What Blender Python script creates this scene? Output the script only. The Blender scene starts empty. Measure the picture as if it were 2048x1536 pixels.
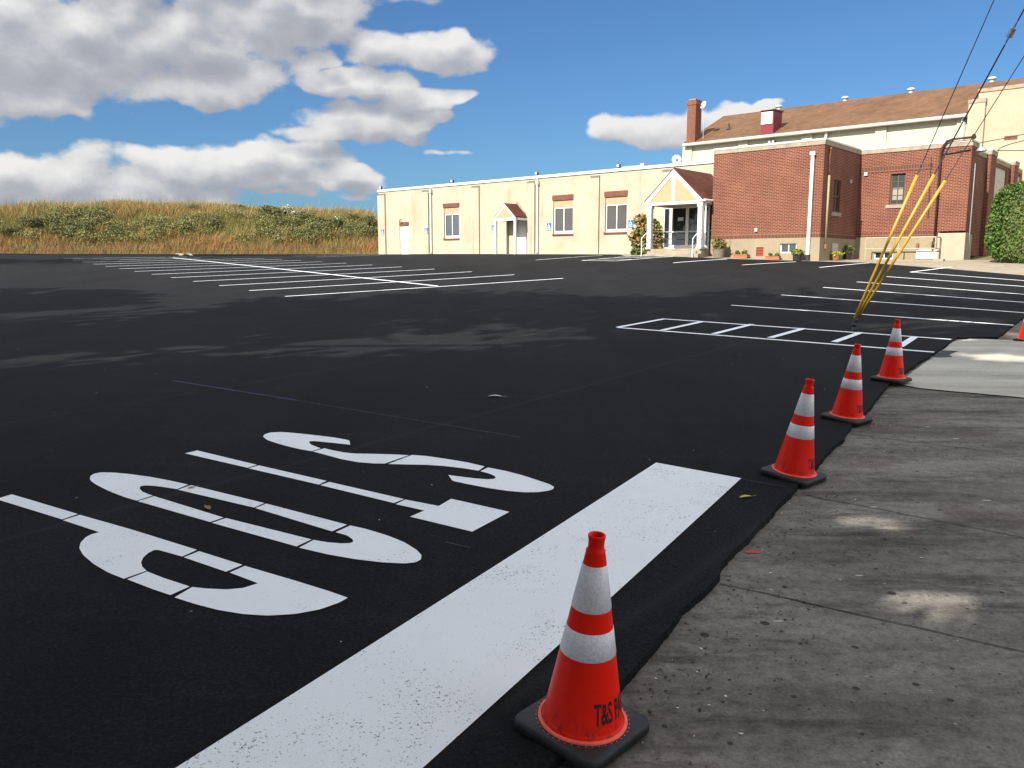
import bpy, bmesh, math, random
import numpy as np
from mathutils import Vector, Matrix, noise
from mathutils.geometry import delaunay_2d_cdt
random.seed(7); rng = np.random.default_rng(7)
R = math.radians
SC = bpy.context.scene
COL = SC.collection
# ------------------------------------------------------------------ camera and ground model
FPX = 1620.0                      # focal length in pixels of a 2048 wide frame
PITCH = math.atan(243 / FPX); SP, CP = math.sin(PITCH), math.cos(PITCH)
H = 1.73                          # height of the camera above the ground at its foot
CC = [-1.73013, -0.01666, 0.45357, -0.27592, 0.56129, 1.12229, -0.25148, 0.30788, -0.10434, -0.36741]
def G(x, y):                      # height of the old ground (a gently dished lot)
    q = -0.19*math.exp(-((x-18.2)**2 + (y-39.2)**2)/13.0) + 0.13*math.exp(-((x-7.3)**2 + (y-40.0)**2)/13.0)
    x = max(-38.0, min(34.0, x)) / 30; y = max(-6.0, min(61.0, y)) / 30
    c = CC
    return q + H + c[0] + c[1]*x + c[2]*y + c[3]*x*x + c[4]*x*y + c[5]*y*y + c[6]*x**3 + c[7]*x*x*y + c[8]*x*y*y + c[9]*y**3
def ray(u, v):
    x = (u - 1024) / FPX; y = -(v - 768) / FPX
    return np.array([x, CP + y*SP, -SP + y*CP])
def at(u, v):                     # where a line of sight meets the ground
    r = ray(u, v); k0 = 1.0; k = 1.0
    while k < 160:
        if H + r[2]*k < G(r[0]*k, r[1]*k): break
        k0 = k; k += 0.25
    a, b = k0, k
    for _ in range(30):
        m = (a + b) / 2
        if H + r[2]*m < G(r[0]*m, r[1]*m): b = m
        else: a = m
    return (r[0]*b, r[1]*b)
AZ = R(-49.0)
U = -np.array([math.sin(AZ), math.cos(AZ)]); W = np.array([-U[1], U[0]])
O = np.array([-9.81628, 60.99290])
ROT = math.atan2(U[1], U[0])
def wl(u, v, w=0.0):              # line of sight onto a plane parallel to the long facade: (along, height)
    r = ray(u, v); k = (w + O @ W) / (r[:2] @ W); P = r * k
    return (P[:2] - O) @ U, P[2] + H
def sl(u, v, us):                 # line of sight onto a plane square to the facade: (depth, height)
    r = ray(u, v); k = (us + O @ U) / (r[:2] @ U); P = r * k
    return (P[:2] - O) @ W, P[2] + H
def wp(u, w):                     # facade frame -> world
    return O + u*U + w*W
def uw(x, y):
    d = np.array([x, y]) - O
    return d @ U, d @ W
def Gw(u, w):
    p = wp(u, w); return G(p[0], p[1])
def pix(x, y, z):
    zc = y*CP - (z-H)*SP; yc = y*SP + (z-H)*CP
    return 1024 + FPX*x/zc, 768 - FPX*yc/zc
# ------------------------------------------------------------------ materials
def mat(name, base, rough=0.8, var=0.0, scale=4.0, col2=None, bump=0.0, bscale=40.0, spec=0.3, metal=0.0, detail=6.0, stretch=None, ramp=(0.35, 0.65), rvar=0.0):
    m = bpy.data.materials.new(name); m.use_nodes = True
    nt = m.node_tree; N = nt.nodes; L = nt.links
    b = N['Principled BSDF']; b.inputs['Roughness'].default_value = rough; b.inputs['Metallic'].default_value = metal
    b.inputs['Specular IOR Level'].default_value = spec
    tc = N.new('ShaderNodeTexCoord'); vec = tc.outputs['Object']
    if stretch:
        mp = N.new('ShaderNodeMapping'); mp.inputs['Scale'].default_value = stretch
        L.new(vec, mp.inputs['Vector']); vec = mp.outputs['Vector']
    if var > 0 or col2 is not None:
        n = N.new('ShaderNodeTexNoise'); n.inputs['Scale'].default_value = scale; n.inputs['Detail'].default_value = detail; n.inputs['Roughness'].default_value = 0.65
        L.new(vec, n.inputs['Vector'])
        cr = N.new('ShaderNodeValToRGB'); cr.color_ramp.elements[0].position = ramp[0]; cr.color_ramp.elements[1].position = ramp[1]
        c2 = col2 if col2 is not None else tuple(min(1, c*(1+var)) for c in base)
        c1 = base if col2 is not None else tuple(c*(1-var) for c in base)
        cr.color_ramp.elements[0].color = (*c1, 1); cr.color_ramp.elements[1].color = (*c2, 1)
        L.new(n.outputs['Fac'], cr.inputs['Fac']); L.new(cr.outputs['Color'], b.inputs['Base Color'])
    else:
        b.inputs['Base Color'].default_value = (*base, 1)
    if bump > 0:
        n2 = N.new('ShaderNodeTexNoise'); n2.inputs['Scale'].default_value = bscale; n2.inputs['Detail'].default_value = 4
        L.new(tc.outputs['Object'], n2.inputs['Vector'])
        bp = N.new('ShaderNodeBump'); bp.inputs['Strength'].default_value = bump; bp.inputs['Distance'].default_value = 0.01
        L.new(n2.outputs['Fac'], bp.inputs['Height']); L.new(bp.outputs['Normal'], b.inputs['Normal'])
    return m
class NB:                          # tiny node-building helper
    def __init__(s, m): s.t = m.node_tree; s.N = s.t.nodes; s.L = s.t.links
    def node(s, t, **kw):
        n = s.N.new(t)
        for k, v in kw.items(): setattr(n, k, v)
        return n
    def val(s, x, inp):
        if hasattr(x, 'links'): s.L.new(x, inp)
        else: inp.default_value = x
    def math(s, op, a, b=0.0, c=0.0, clamp=False):
        n = s.node('ShaderNodeMath', operation=op, use_clamp=clamp)
        s.val(a, n.inputs[0]); s.val(b, n.inputs[1]); s.val(c, n.inputs[2]); return n.outputs[0]
    def noise(s, vec, scale, detail=5, rough=0.6, dims='3D', dist=0.0):
        n = s.node('ShaderNodeTexNoise', noise_dimensions=dims)
        s.L.new(vec, n.inputs['Vector']); n.inputs['Scale'].default_value = scale; n.inputs['Detail'].default_value = detail
        n.inputs['Roughness'].default_value = rough; n.inputs['Distortion'].default_value = dist; return n.outputs['Fac']
    def ramp(s, fac, stops, interp='LINEAR'):
        n = s.node('ShaderNodeValToRGB'); n.color_ramp.interpolation = interp
        e = n.color_ramp.elements
        while len(e) < len(stops): e.new(0.5)
        for el, (p, c) in zip(e, stops):
            el.position = p; el.color = (*c, 1) if not isinstance(c, (int, float)) else (c, c, c, 1)
        s.L.new(fac, n.inputs['Fac']); return n.outputs['Color']
    def mix(s, fac, a, b, mode='MIX'):
        n = s.node('ShaderNodeMix', data_type='RGBA', blend_type=mode)
        s.val(fac, n.inputs[0])
        for x, i in ((a, 6), (b, 7)):
            if isinstance(x, tuple): n.inputs[i].default_value = (*x, 1) if len(x) == 3 else x
            else: s.L.new(x, n.inputs[i])
        return n.outputs[2]
    def mapping(s, vec, scale=(1, 1, 1), rot=(0, 0, 0), loc=(0, 0, 0)):
        n = s.node('ShaderNodeMapping'); s.L.new(vec, n.inputs['Vector'])
        n.inputs['Scale'].default_value = scale; n.inputs['Rotation'].default_value = rot; n.inputs['Location'].default_value = loc
        return n.outputs['Vector']
    def bump(s, h, strength=0.5, dist=0.01):
        n = s.node('ShaderNodeBump'); n.inputs['Strength'].default_value = strength; n.inputs['Distance'].default_value = dist
        s.L.new(h, n.inputs['Height']); return n.outputs['Normal']
def newmat(name, rough=0.8, spec=0.3):
    m = bpy.data.materials.new(name); m.use_nodes = True; nb = NB(m)
    b = nb.N['Principled BSDF']; b.inputs['Roughness'].default_value = rough; b.inputs['Specular IOR Level'].default_value = spec
    tc = nb.node('ShaderNodeTexCoord')
    return m, nb, b, tc.outputs['Object']
M = {}
def brick_mat(name, c1, c2, mortar, bw=0.215, rh=0.0677, ms=0.008, soldier=False):
    m, nb, b, oc = newmat(name, 0.9, 0.2)
    sx = nb.node('ShaderNodeSeparateXYZ'); nb.L.new(oc, sx.inputs[0])
    h = nb.math('ADD', sx.outputs[0], sx.outputs[1])
    cx = nb.node('ShaderNodeCombineXYZ'); nb.L.new(h, cx.inputs[0]); nb.L.new(sx.outputs[2], cx.inputs[1])
    bt = nb.node('ShaderNodeTexBrick'); nb.L.new(cx.outputs[0], bt.inputs['Vector'])
    bt.offset = 0.0 if soldier else 0.5
    bt.inputs['Scale'].default_value = 1; bt.inputs['Brick Width'].default_value = bw; bt.inputs['Row Height'].default_value = rh
    bt.inputs['Mortar Size'].default_value = ms; bt.inputs['Mortar Smooth'].default_value = 0.2; bt.inputs['Bias'].default_value = -0.1
    bt.inputs['Color1'].default_value = (*c1, 1); bt.inputs['Color2'].default_value = (*c2, 1); bt.inputs['Mortar'].default_value = (*mortar, 1)
    n = nb.noise(oc, 0.9, 5)
    col = nb.mix(1.0, bt.outputs['Color'], nb.ramp(n, [(0.3, 0.78), (0.7, 1.12)]), 'MULTIPLY')
    n2 = nb.noise(oc, 9, 3)
    col = nb.mix(nb.ramp(n2, [(0.6, 0.0), (0.78, 0.35)]), col, (0.10, 0.05, 0.04))
    nb.L.new(col, b.inputs['Base Color'])
    nb.L.new(nb.bump(nb.math('SUBTRACT', 1.0, bt.outputs['Fac']), 0.4, 0.006), b.inputs['Normal'])
    return m
M['brick'] = brick_mat('red_brick', (0.125, 0.031, 0.0185), (0.088, 0.0215, 0.014), (0.30, 0.18, 0.12), ms=0.0085)
M['soldier'] = brick_mat('soldier_brick', (0.09, 0.025, 0.0165), (0.075, 0.021, 0.0145), (0.24, 0.145, 0.10), bw=0.0677, rh=0.25, ms=0.0095, soldier=True)
M['lintel'] = brick_mat('lintel_brick', (0.14, 0.050, 0.034), (0.115, 0.04, 0.028), (0.2, 0.115, 0.085), bw=0.07, rh=0.6, ms=0.008, soldier=True)
def stucco(name, base, stain, drip=0.5):
    m, nb, b, oc = newmat(name, 0.92, 0.15)
    n = nb.noise(oc, 0.55, 6, 0.62); n2 = nb.noise(nb.mapping(oc, (2.2, 2.2, 0.22)), 1.0, 6, 0.7); n3 = nb.noise(oc, 5.0, 6, 0.7)
    col = nb.mix(nb.ramp(n, [(0.45, 0.0), (0.72, 0.7)]), base, stain)
    col = nb.mix(nb.ramp(n2, [(0.56, 0.0), (0.8, drip)]), col, tuple(c*0.62 for c in stain))
    col = nb.mix(1.0, col, nb.ramp(n3, [(0.3, 0.93), (0.7, 1.04)]), 'MULTIPLY')
    nb.L.new(col, b.inputs['Base Color']); nb.L.new(nb.bump(nb.noise(oc, 60, 3), 0.25, 0.008), b.inputs['Normal'])
    return m
M['cream'] = stucco('cream_stucco', (0.352, 0.330, 0.250), (0.34, 0.245, 0.165), 0.85)
M['cream_smooth'] = stucco('pale_cream_paint', (0.44, 0.415, 0.305), (0.42, 0.39, 0.275), 0.2)
M['tan_wall'] = stucco('tan_stucco', (0.345, 0.30, 0.215), (0.33, 0.265, 0.185), 0.3)
M['infill'] = mat('peach_panel', (0.35, 0.255, 0.15), 0.85, 0.08, 3)
M['peach'] = mat('peach_board', (0.36, 0.265, 0.15), 0.85, 0.05, 3)
M['concrete_base'] = stucco('foundation_concrete', (0.26, 0.215, 0.145), (0.20, 0.155, 0.098), 0.8)
M['box_concrete'] = mat('smooth_render', (0.33, 0.285, 0.21), 0.9, 0.06, 2)
M['limestone'] = mat('limestone', (0.26, 0.215, 0.16), 0.9, 0.2, 3)
M['capstone'] = mat('dark_capstone', (0.12, 0.10, 0.08), 0.9, 0.2, 4)
M['white'] = mat('white_paint', (0.62, 0.62, 0.61), 0.5, 0.04, 3, spec=0.4)
M['offwhite'] = mat('weathered_white', (0.42, 0.40, 0.36), 0.6, 0.12, 4)
M['rail_cream'] = mat('cream_rail_paint', (0.36, 0.31, 0.22), 0.5, 0.1, 6)
M['soffit_tan'] = mat('soffit_board', (0.48, 0.42, 0.32), 0.8, 0.06, 5)  # pale tan boards, slightly uneven in tone
M['darkroof'] = mat('flat_roof_felt', (0.12, 0.115, 0.11), 0.9, 0.2, 2)
M['rust'] = mat('rusted_steel', (0.16, 0.055, 0.03), 0.75, col2=(0.28, 0.12, 0.06), scale=8)
M['rustdark'] = mat('oxide_painted_pipe', (0.05, 0.018, 0.014), 0.6, 0.3, 6)
M['tanpipe'] = mat('tan_pipe', (0.28, 0.21, 0.13), 0.6, 0.12, 5)
M['window_brown'] = mat('brown_window_paint', (0.085, 0.058, 0.038), 0.6, 0.15, 6)
M['dark'] = mat('dark_metal', (0.03, 0.03, 0.032), 0.5, 0.2, 10)
M['greymetal'] = mat('galvanised_metal', (0.38, 0.39, 0.40), 0.45, 0.15, 14, metal=0.6)
M['fence'] = mat('dull_fence_wire', (0.09, 0.085, 0.07), 0.7, 0.2, 10)
M['alu'] = mat('aluminium_frame', (0.42, 0.43, 0.42), 0.4, 0.08, 8, metal=0.4)
M['louver_red'] = mat('red_painted_louvre', (0.30, 0.06, 0.035), 0.6, 0.12, 6)
M['cupola'] = mat('crimson_metal', (0.15, 0.018, 0.022), 0.5, 0.12, 5)
M['wood'] = mat('weathered_oak', (0.15, 0.13, 0.10), 0.85, 0.3, 7, stretch=(6, 6, 0.8))
M['terracotta'] = mat('terracotta', (0.27, 0.105, 0.055), 0.85, 0.14, 9)
M['blackpot'] = mat('black_plastic_pot', (0.02, 0.02, 0.022), 0.45, 0.2, 9)
M['curtain'] = mat('pale_blind', (0.25, 0.225, 0.18), 0.9, 0.06, 3)
M['blue'] = mat('blue_sign_face', (0.02, 0.10, 0.42), 0.4, 0.08, 8)
M['signwhite'] = mat('sign_white', (0.8, 0.82, 0.85), 0.4, 0.04, 6)
M['lens'] = mat('lamp_glass', (0.55, 0.56, 0.58), 0.2, 0.1, 8, spec=0.6)
def glassmat(name, base, rough=0.04):
    m, nb, b, oc = newmat(name, rough, 0.9)
    nb.L.new(nb.mix(nb.noise(oc, 1.2, 2), base, tuple(c*0.6 for c in base)), b.inputs['Base Color'])
    nb.L.new(nb.bump(nb.noise(oc, 1.5, 1), 0.05, 0.02), b.inputs['Normal']); return m
M['glass'] = glassmat('window_glass', (0.022, 0.022, 0.021)); M['glass_pale'] = glassmat('blind_glass', (0.058, 0.052, 0.043), 0.08)
M['glass_blue'] = glassmat('old_glass', (0.06, 0.066, 0.068), 0.1)
def shingle_mat(name, c1, c2, along='x'):
    m, nb, b, oc = newmat(name, 0.95, 0.1)
    sx = nb.node('ShaderNodeSeparateXYZ'); nb.L.new(oc, sx.inputs[0])
    cx = nb.node('ShaderNodeCombineXYZ'); nb.L.new(sx.outputs[0 if along == 'x' else 1], cx.inputs[0]); nb.L.new(sx.outputs[2], cx.inputs[1])
    bt = nb.node('ShaderNodeTexBrick'); nb.L.new(cx.outputs[0], bt.inputs['Vector'])
    bt.inputs['Brick Width'].default_value = 0.3; bt.inputs['Row Height'].default_value = 0.09; bt.inputs['Mortar Size'].default_value = 0.009; bt.inputs['Scale'].default_value = 1
    bt.inputs['Color1'].default_value = (1, 1, 1, 1); bt.inputs['Color2'].default_value = (0.8, 0.8, 0.8, 1); bt.inputs['Mortar'].default_value = (0.55, 0.55, 0.55, 1)
    n = nb.noise(nb.mapping(oc, (0.9, 0.9, 0.9), (0, 0.9, 0.3)), 0.9, 8, 0.74)
    col = nb.mix(1.0, nb.ramp(n, [(0.34, c2), (0.62, c1)]), bt.outputs['Color'], 'MULTIPLY')
    nb.L.new(col, b.inputs['Base Color']); return m
M['roof_brown'] = shingle_mat('brown_shingles', (0.165, 0.092, 0.052), (0.105, 0.059, 0.035))
M['roof_red'] = shingle_mat('red_brown_shingles', (0.125, 0.047, 0.032), (0.08, 0.031, 0.022), 'y')
# new asphalt: black, fine grained, a little patchy
m, nb, b, oc = newmat('new_asphalt', 0.9, 0.10); M['asphalt'] = m
n1 = nb.noise(oc, 0.25, 7, 0.75); n2 = nb.noise(oc, 62, 4, 0.75); n3 = nb.noise(nb.mapping(oc, (0.5, 5, 1), (0, 0, R(-41))), 0.5, 5, 0.7)
col = nb.mix(nb.ramp(n1, [(0.35, 0.0), (0.68, 1.0)]), (0.0062, 0.0064, 0.0072), (0.0102, 0.0101, 0.0108))
col = nb.mix(nb.ramp(n3, [(0.55, 0.0), (0.8, 0.5)]), col, (0.018, 0.0175, 0.017))
col = nb.mix(1.0, col, nb.ramp(n2, [(0.3, 0.35), (0.5, 0.95), (0.7, 2.3)]), 'MULTIPLY')
sxa = nb.node('ShaderNodeSeparateXYZ'); nb.L.new(nb.mapping(oc, (1, 1, 1), (0, 0, R(38))), sxa.inputs[0])
lane = nb.math('ABSOLUTE', nb.math('SUBTRACT', nb.math('FRACT', nb.math('ADD', nb.math('DIVIDE', sxa.outputs[0], 3.4), nb.math('MULTIPLY', nb.noise(oc, 0.5, 2), 0.03))), 0.5))
col = nb.mix(nb.math('MULTIPLY', nb.ramp(lane, [(0.0, 1.0), (0.008, 0.5), (0.02, 0.0)]), 0.30), col, (0.03, 0.029, 0.028))
n8 = nb.noise(nb.mapping(oc, (0.8, 0.12, 1), (0, 0, R(38))), 1.0, 6, 0.7)
col = nb.mix(1.0, col, nb.ramp(n8, [(0.35, 0.80), (0.65, 1.25)]), 'MULTIPLY')
vo = nb.node('ShaderNodeTexVoronoi'); nb.L.new(oc, vo.inputs['Vector']); vo.inputs['Scale'].default_value = 5.5
sp = nb.math('LESS_THAN', vo.outputs['Distance'], 0.028)
wn = nb.node('ShaderNodeSeparateColor'); nb.L.new(vo.outputs['Color'], wn.inputs[0])
sp = nb.math('MULTIPLY', sp, nb.math('GREATER_THAN', wn.outputs[0], 0.72))
col = nb.mix(sp, col, (0.16, 0.155, 0.145))
nb.L.new(col, b.inputs['Base Color'])
nb.L.new(nb.bump(nb.noise(oc, 110, 4, 0.75), 0.9, 0.008), b.inputs['Normal'])
# old pavement: worn concrete with tyre dust, spots, scuffs
m, nb, b, oc = newmat('old_pavement', 0.92, 0.18); M['oldpave'] = m
rz = (0, 0, R(20))
n1 = nb.noise(nb.mapping(oc, (0.55, 1.6, 1), rz), 1.0, 7, 0.68); n2 = nb.noise(oc, 14, 6, 0.75); n3 = nb.noise(nb.mapping(oc, (0.6, 3.2, 1), (0, 0, R(16))), 1.3, 8, 0.72); n4 = nb.noise(oc, 70, 3, 0.7)
col = nb.ramp(n1, [(0.3, (0.08, 0.071, 0.060)), (0.5, (0.155, 0.142, 0.124)), (0.72, (0.235, 0.216, 0.188))])
col = nb.mix(nb.ramp(n3, [(0.49, 0.0), (0.66, 0.95)]), col, (0.050, 0.045, 0.039))
n5 = nb.noise(nb.mapping(oc, (1, 1.7, 1), (0, 0, R(25))), 0.75, 5, 0.6)
col = nb.mix(nb.ramp(n5, [(0.56, 0.0), (0.70, 0.75)]), col, (0.085, 0.066, 0.048))
col = nb.mix(1.0, col, nb.ramp(n2, [(0.28, 0.55), (0.5, 1.0), (0.75, 1.32)]), 'MULTIPLY')
col = nb.mix(1.0, col, nb.ramp(n4, [(0.3, 0.72), (0.5, 1.0), (0.72, 1.28)]), 'MULTIPLY')
def spots(col, scale, size, keep, c, rotz=0.0, stretch=(1, 1, 1)):
    vo = nb.node('ShaderNodeTexVoronoi'); nb.L.new(nb.mapping(oc, stretch, (0, 0, rotz)), vo.inputs['Vector']); vo.inputs['Scale'].default_value = scale
    sc = nb.node('ShaderNodeSeparateColor'); nb.L.new(vo.outputs['Color'], sc.inputs[0])
    wob = nb.math('MULTIPLY', nb.noise(oc, scale*3, 2), size*0.9)
    s = nb.math('LESS_THAN', nb.math('ADD', vo.outputs['Distance'], wob), size*1.2)
    s = nb.math('MULTIPLY', s, nb.math('GREATER_THAN', sc.outputs[0], keep))
    return nb.mix(nb.math('MULTIPLY', s, 0.88), col, c)
col = spots(col, 2.3, 0.075, 0.3, (0.022, 0.021, 0.020)); col = spots(col, 7.0, 0.13, 0.25, (0.03, 0.028, 0.026)); col = spots(col, 19, 0.17, 0.3, (0.045, 0.042, 0.04))
col = spots(col, 4.4, 0.075, 0.55, (0.46, 0.45, 0.43), R(15), (0.4, 1.6, 1)); col = spots(col, 12.0, 0.07, 0.6, (0.40, 0.39, 0.38), R(30), (0.6, 1.3, 1))
nb.L.new(col, b.inputs['Base Color']); nb.L.new(nb.bump(nb.noise(oc, 55, 5, 0.7), 0.3, 0.006), b.inputs['Normal'])
# pale apron slab
m, nb, b, oc = newmat('pale_concrete', 0.9, 0.2); M['apron'] = m
n1 = nb.noise(nb.mapping(oc, (0.5, 2.5, 1), (0, 0, R(12))), 1.0, 7, 0.65); n2 = nb.noise(oc, 30, 4, 0.7)
col = nb.ramp(n1, [(0.3, (0.27, 0.252, 0.21)), (0.55, (0.42, 0.395, 0.33)), (0.75, (0.49, 0.46, 0.39))])
col = nb.mix(1.0, col, nb.ramp(n2, [(0.3, 0.85), (0.7, 1.1)]), 'MULTIPLY')
nb.L.new(col, b.inputs['Base Color']); nb.L.new(nb.bump(n2, 0.4, 0.005), b.inputs['Normal'])
M['walk'] = mat('sidewalk_concrete', (0.25, 0.21, 0.155), 0.92, 0.18, 2.0, bump=0.3, bscale=30)
M['dirt'] = mat('dusty_ground', (0.13, 0.105, 0.08), 0.95, 0.35, 2.5, bump=0.5, bscale=20)
# road paint: white with the black grain of the asphalt showing through
def paint(name, wear, base=(0.80, 0.81, 0.82)):
    m, nb, b, oc = newmat(name, 0.7, 0.3)
    n1 = nb.noise(oc, 85, 3, 0.75); n2 = nb.noise(oc, 2.4, 6, 0.7); n3 = nb.noise(oc, 26, 4, 0.7)
    f = nb.math('MULTIPLY', 0.8, nb.math('ADD', n1, nb.math('ADD', nb.math('MULTIPLY', n2, 0.50), nb.math('MULTIPLY', n3, 0.22))))
    k = nb.ramp(f, [(0.0, 0.0), (wear, 0.0), (min(1.0, wear+0.05), 0.93)])
    mx = nb.mix(k, nb.mix(nb.noise(oc, 1.3, 5), base, tuple(c*0.9 for c in base)), (0.02, 0.02, 0.021))
    nb.L.new(mx, b.inputs['Base Color']); nb.L.new(nb.bump(nb.noise(oc, 160, 4, 0.7), 0.6, 0.005), b.inputs['Normal'])
    return m
M['paint'] = paint('road_paint', 0.806); M['paint_bar'] = paint('worn_road_paint', 0.796); M['paint_line'] = paint('line_paint', 0.83)
M['chalk'] = mat('blue_chalk', (0.035, 0.05, 0.11), 0.95, col2=(0.018, 0.02, 0.026), scale=9)
M['chalkw'] = mat('pale_chalk', (0.07, 0.068, 0.065), 0.95, col2=(0.02, 0.02, 0.021), scale=14)
M['redspray'] = mat('red_spray_paint', (0.45, 0.06, 0.03), 0.9, 0.3, 30)
M['crack'] = mat('joint_grime', (0.035, 0.032, 0.029), 0.95, 0.4, 20)
M['patch'] = mat('asphalt_patch', (0.05, 0.05, 0.05), 0.9, 0.3, 20, bump=0.4)
# cone plastics
m, nb, b, oc = newmat('cone_orange', 0.38, 0.12); M['orange'] = m
n = nb.noise(oc, 14, 5, 0.7); n2 = nb.noise(nb.mapping(oc, (1, 1, 0.35)), 34, 5, 0.75)
sx = nb.node('ShaderNodeSeparateXYZ'); nb.L.new(oc, sx.inputs[0])
low = nb.ramp(sx.outputs[2], [(0.03, 1.0), (0.13, 0.0)])
scuff = nb.math('MULTIPLY', nb.ramp(n2, [(0.50, 0.0), (0.60, 1.0)]), low)
col = nb.mix(n, (0.84, 0.017, 0.005), (0.76, 0.013, 0.005))
col = nb.mix(nb.math('MULTIPLY', scuff, 0.85), col, (0.035, 0.02, 0.018))
nb.L.new(col, b.inputs['Base Color']); nb.L.new(nb.ramp(n, [(0.3, 0.24), (0.7, 0.42)]), b.inputs['Roughness'])
m, nb, b, oc = newmat('cone_reflective', 0.35, 0.5); M['reflect'] = m
ckk = nb.node('ShaderNodeTexVoronoi'); nb.L.new(oc, ckk.inputs['Vector']); ckk.inputs['Scale'].default_value = 120
n = nb.noise(oc, 20, 4)
col = nb.mix(nb.ramp(ckk.outputs['Distance'], [(0.45, 0.0), (0.6, 0.3)]), nb.mix(n, (0.78, 0.75, 0.79), (0.70, 0.68, 0.72)), (0.4, 0.4, 0.42))
col = nb.mix(nb.ramp(nb.noise(oc, 55, 4, 0.8), [(0.66, 0.0), (0.72, 0.5)]), col, (0.2, 0.2, 0.2))
nb.L.new(col, b.inputs['Base Color'])
M['flange'] = mat('faded_cone_rim', (0.85, 0.13, 0.08), 0.5, 0.12, 20)
M['rubber'] = mat('black_rubber', (0.016, 0.016, 0.017), 0.6, 0.4, 12, bump=0.25, bscale=60, spec=0.35)
M['ink'] = mat('black_print', (0.02, 0.012, 0.012), 0.6, 0.3, 60)
M['yellow'] = mat('yellow_guard', (0.40, 0.24, 0.02), 0.42, 0.14, 9, spec=0.4)
M['wire'] = mat('steel_wire', (0.05, 0.055, 0.07), 0.5, 0.2, 20, metal=0.3)
M['cable'] = mat('black_cable', (0.03, 0.028, 0.026), 0.6, 0.2, 8)
M['bark'] = mat('bark', (0.09, 0.065, 0.045), 0.95, 0.35, 9, bump=0.6, bscale=20)
def leafmat(name, a, c, scale=0.6):
    m, nb, b, oc = newmat(name, 0.6, 0.25)
    geo = nb.node('ShaderNodeNewGeometry')
    f = nb.math('ADD', nb.math('MULTIPLY', geo.outputs['Random Per Island'], 0.6), nb.math('MULTIPLY', nb.noise(oc, scale, 3), 0.5))
    nb.L.new(nb.mix(f, a, c), b.inputs['Base Color'])
    try: b.inputs['Transmission Weight'].default_value = 0.0
    except Exception: pass
    return m
M['leaf_tree'] = leafmat('tree_leaf', (0.0450, 0.0750, 0.0180), (0.0700, 0.1000, 0.0300))
M['leaf_hedge'] = leafmat('hedge_leaf', (0.0356, 0.0757, 0.0124), (0.0980, 0.1604, 0.0312))
M['leaf_dark'] = leafmat('dark_scrub_leaf', (0.06, 0.07, 0.024), (0.14, 0.145, 0.052))
M['leaf_olive'] = leafmat('olive_scrub_leaf', (0.11, 0.11, 0.036), (0.2, 0.19, 0.065))
M['leaf_green'] = leafmat('green_shrub_leaf', (0.0371, 0.0701, 0.0149), (0.1072, 0.1568, 0.0330))
M['leaf_rust'] = leafmat('browned_leaf', (0.1815, 0.0907, 0.0248), (0.3135, 0.2063, 0.0825))
M['leaf_white'] = leafmat('white_flower_head', (0.2310, 0.2475, 0.1650), (0.4537, 0.4620, 0.3712))
M['leaf_yellow'] = leafmat('yellow_flower', (0.2970, 0.2805, 0.0248), (0.2475, 0.2970, 0.0413))
M['grass_tan'] = leafmat('dry_tan_grass', (0.255, 0.13, 0.046), (0.41, 0.245, 0.095), 0.25)
M['grass_olive'] = leafmat('olive_grass', (0.145, 0.13, 0.04), (0.25, 0.225, 0.07), 0.25)
M['grass_green'] = leafmat('green_grass', (0.1, 0.11, 0.03), (0.19, 0.19, 0.06), 0.25)
M['hill'] = mat('bank_soil', (0.13, 0.095, 0.035), 0.95, col2=(0.19, 0.14, 0.05), scale=0.5)
M['turf'] = mat('rough_turf', (0.09, 0.083, 0.03), 0.95, col2=(0.15, 0.13, 0.055), scale=0.8, bump=0.6, bscale=8)
M['rock'] = mat('pale_rock', (0.28, 0.235, 0.175), 0.9, 0.2, 6, bump=0.5)
M['litter'] = mat('pale_scrap', (0.6, 0.58, 0.54), 0.8, 0.1, 20)
M['leaf_fallen'] = mat('fallen_yellow_leaf', (0.42, 0.40, 0.10), 0.7, 0.2, 40)
M['leaf_brown'] = mat('fallen_brown_leaf', (0.24, 0.13, 0.05), 0.7, 0.2, 40)
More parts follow.
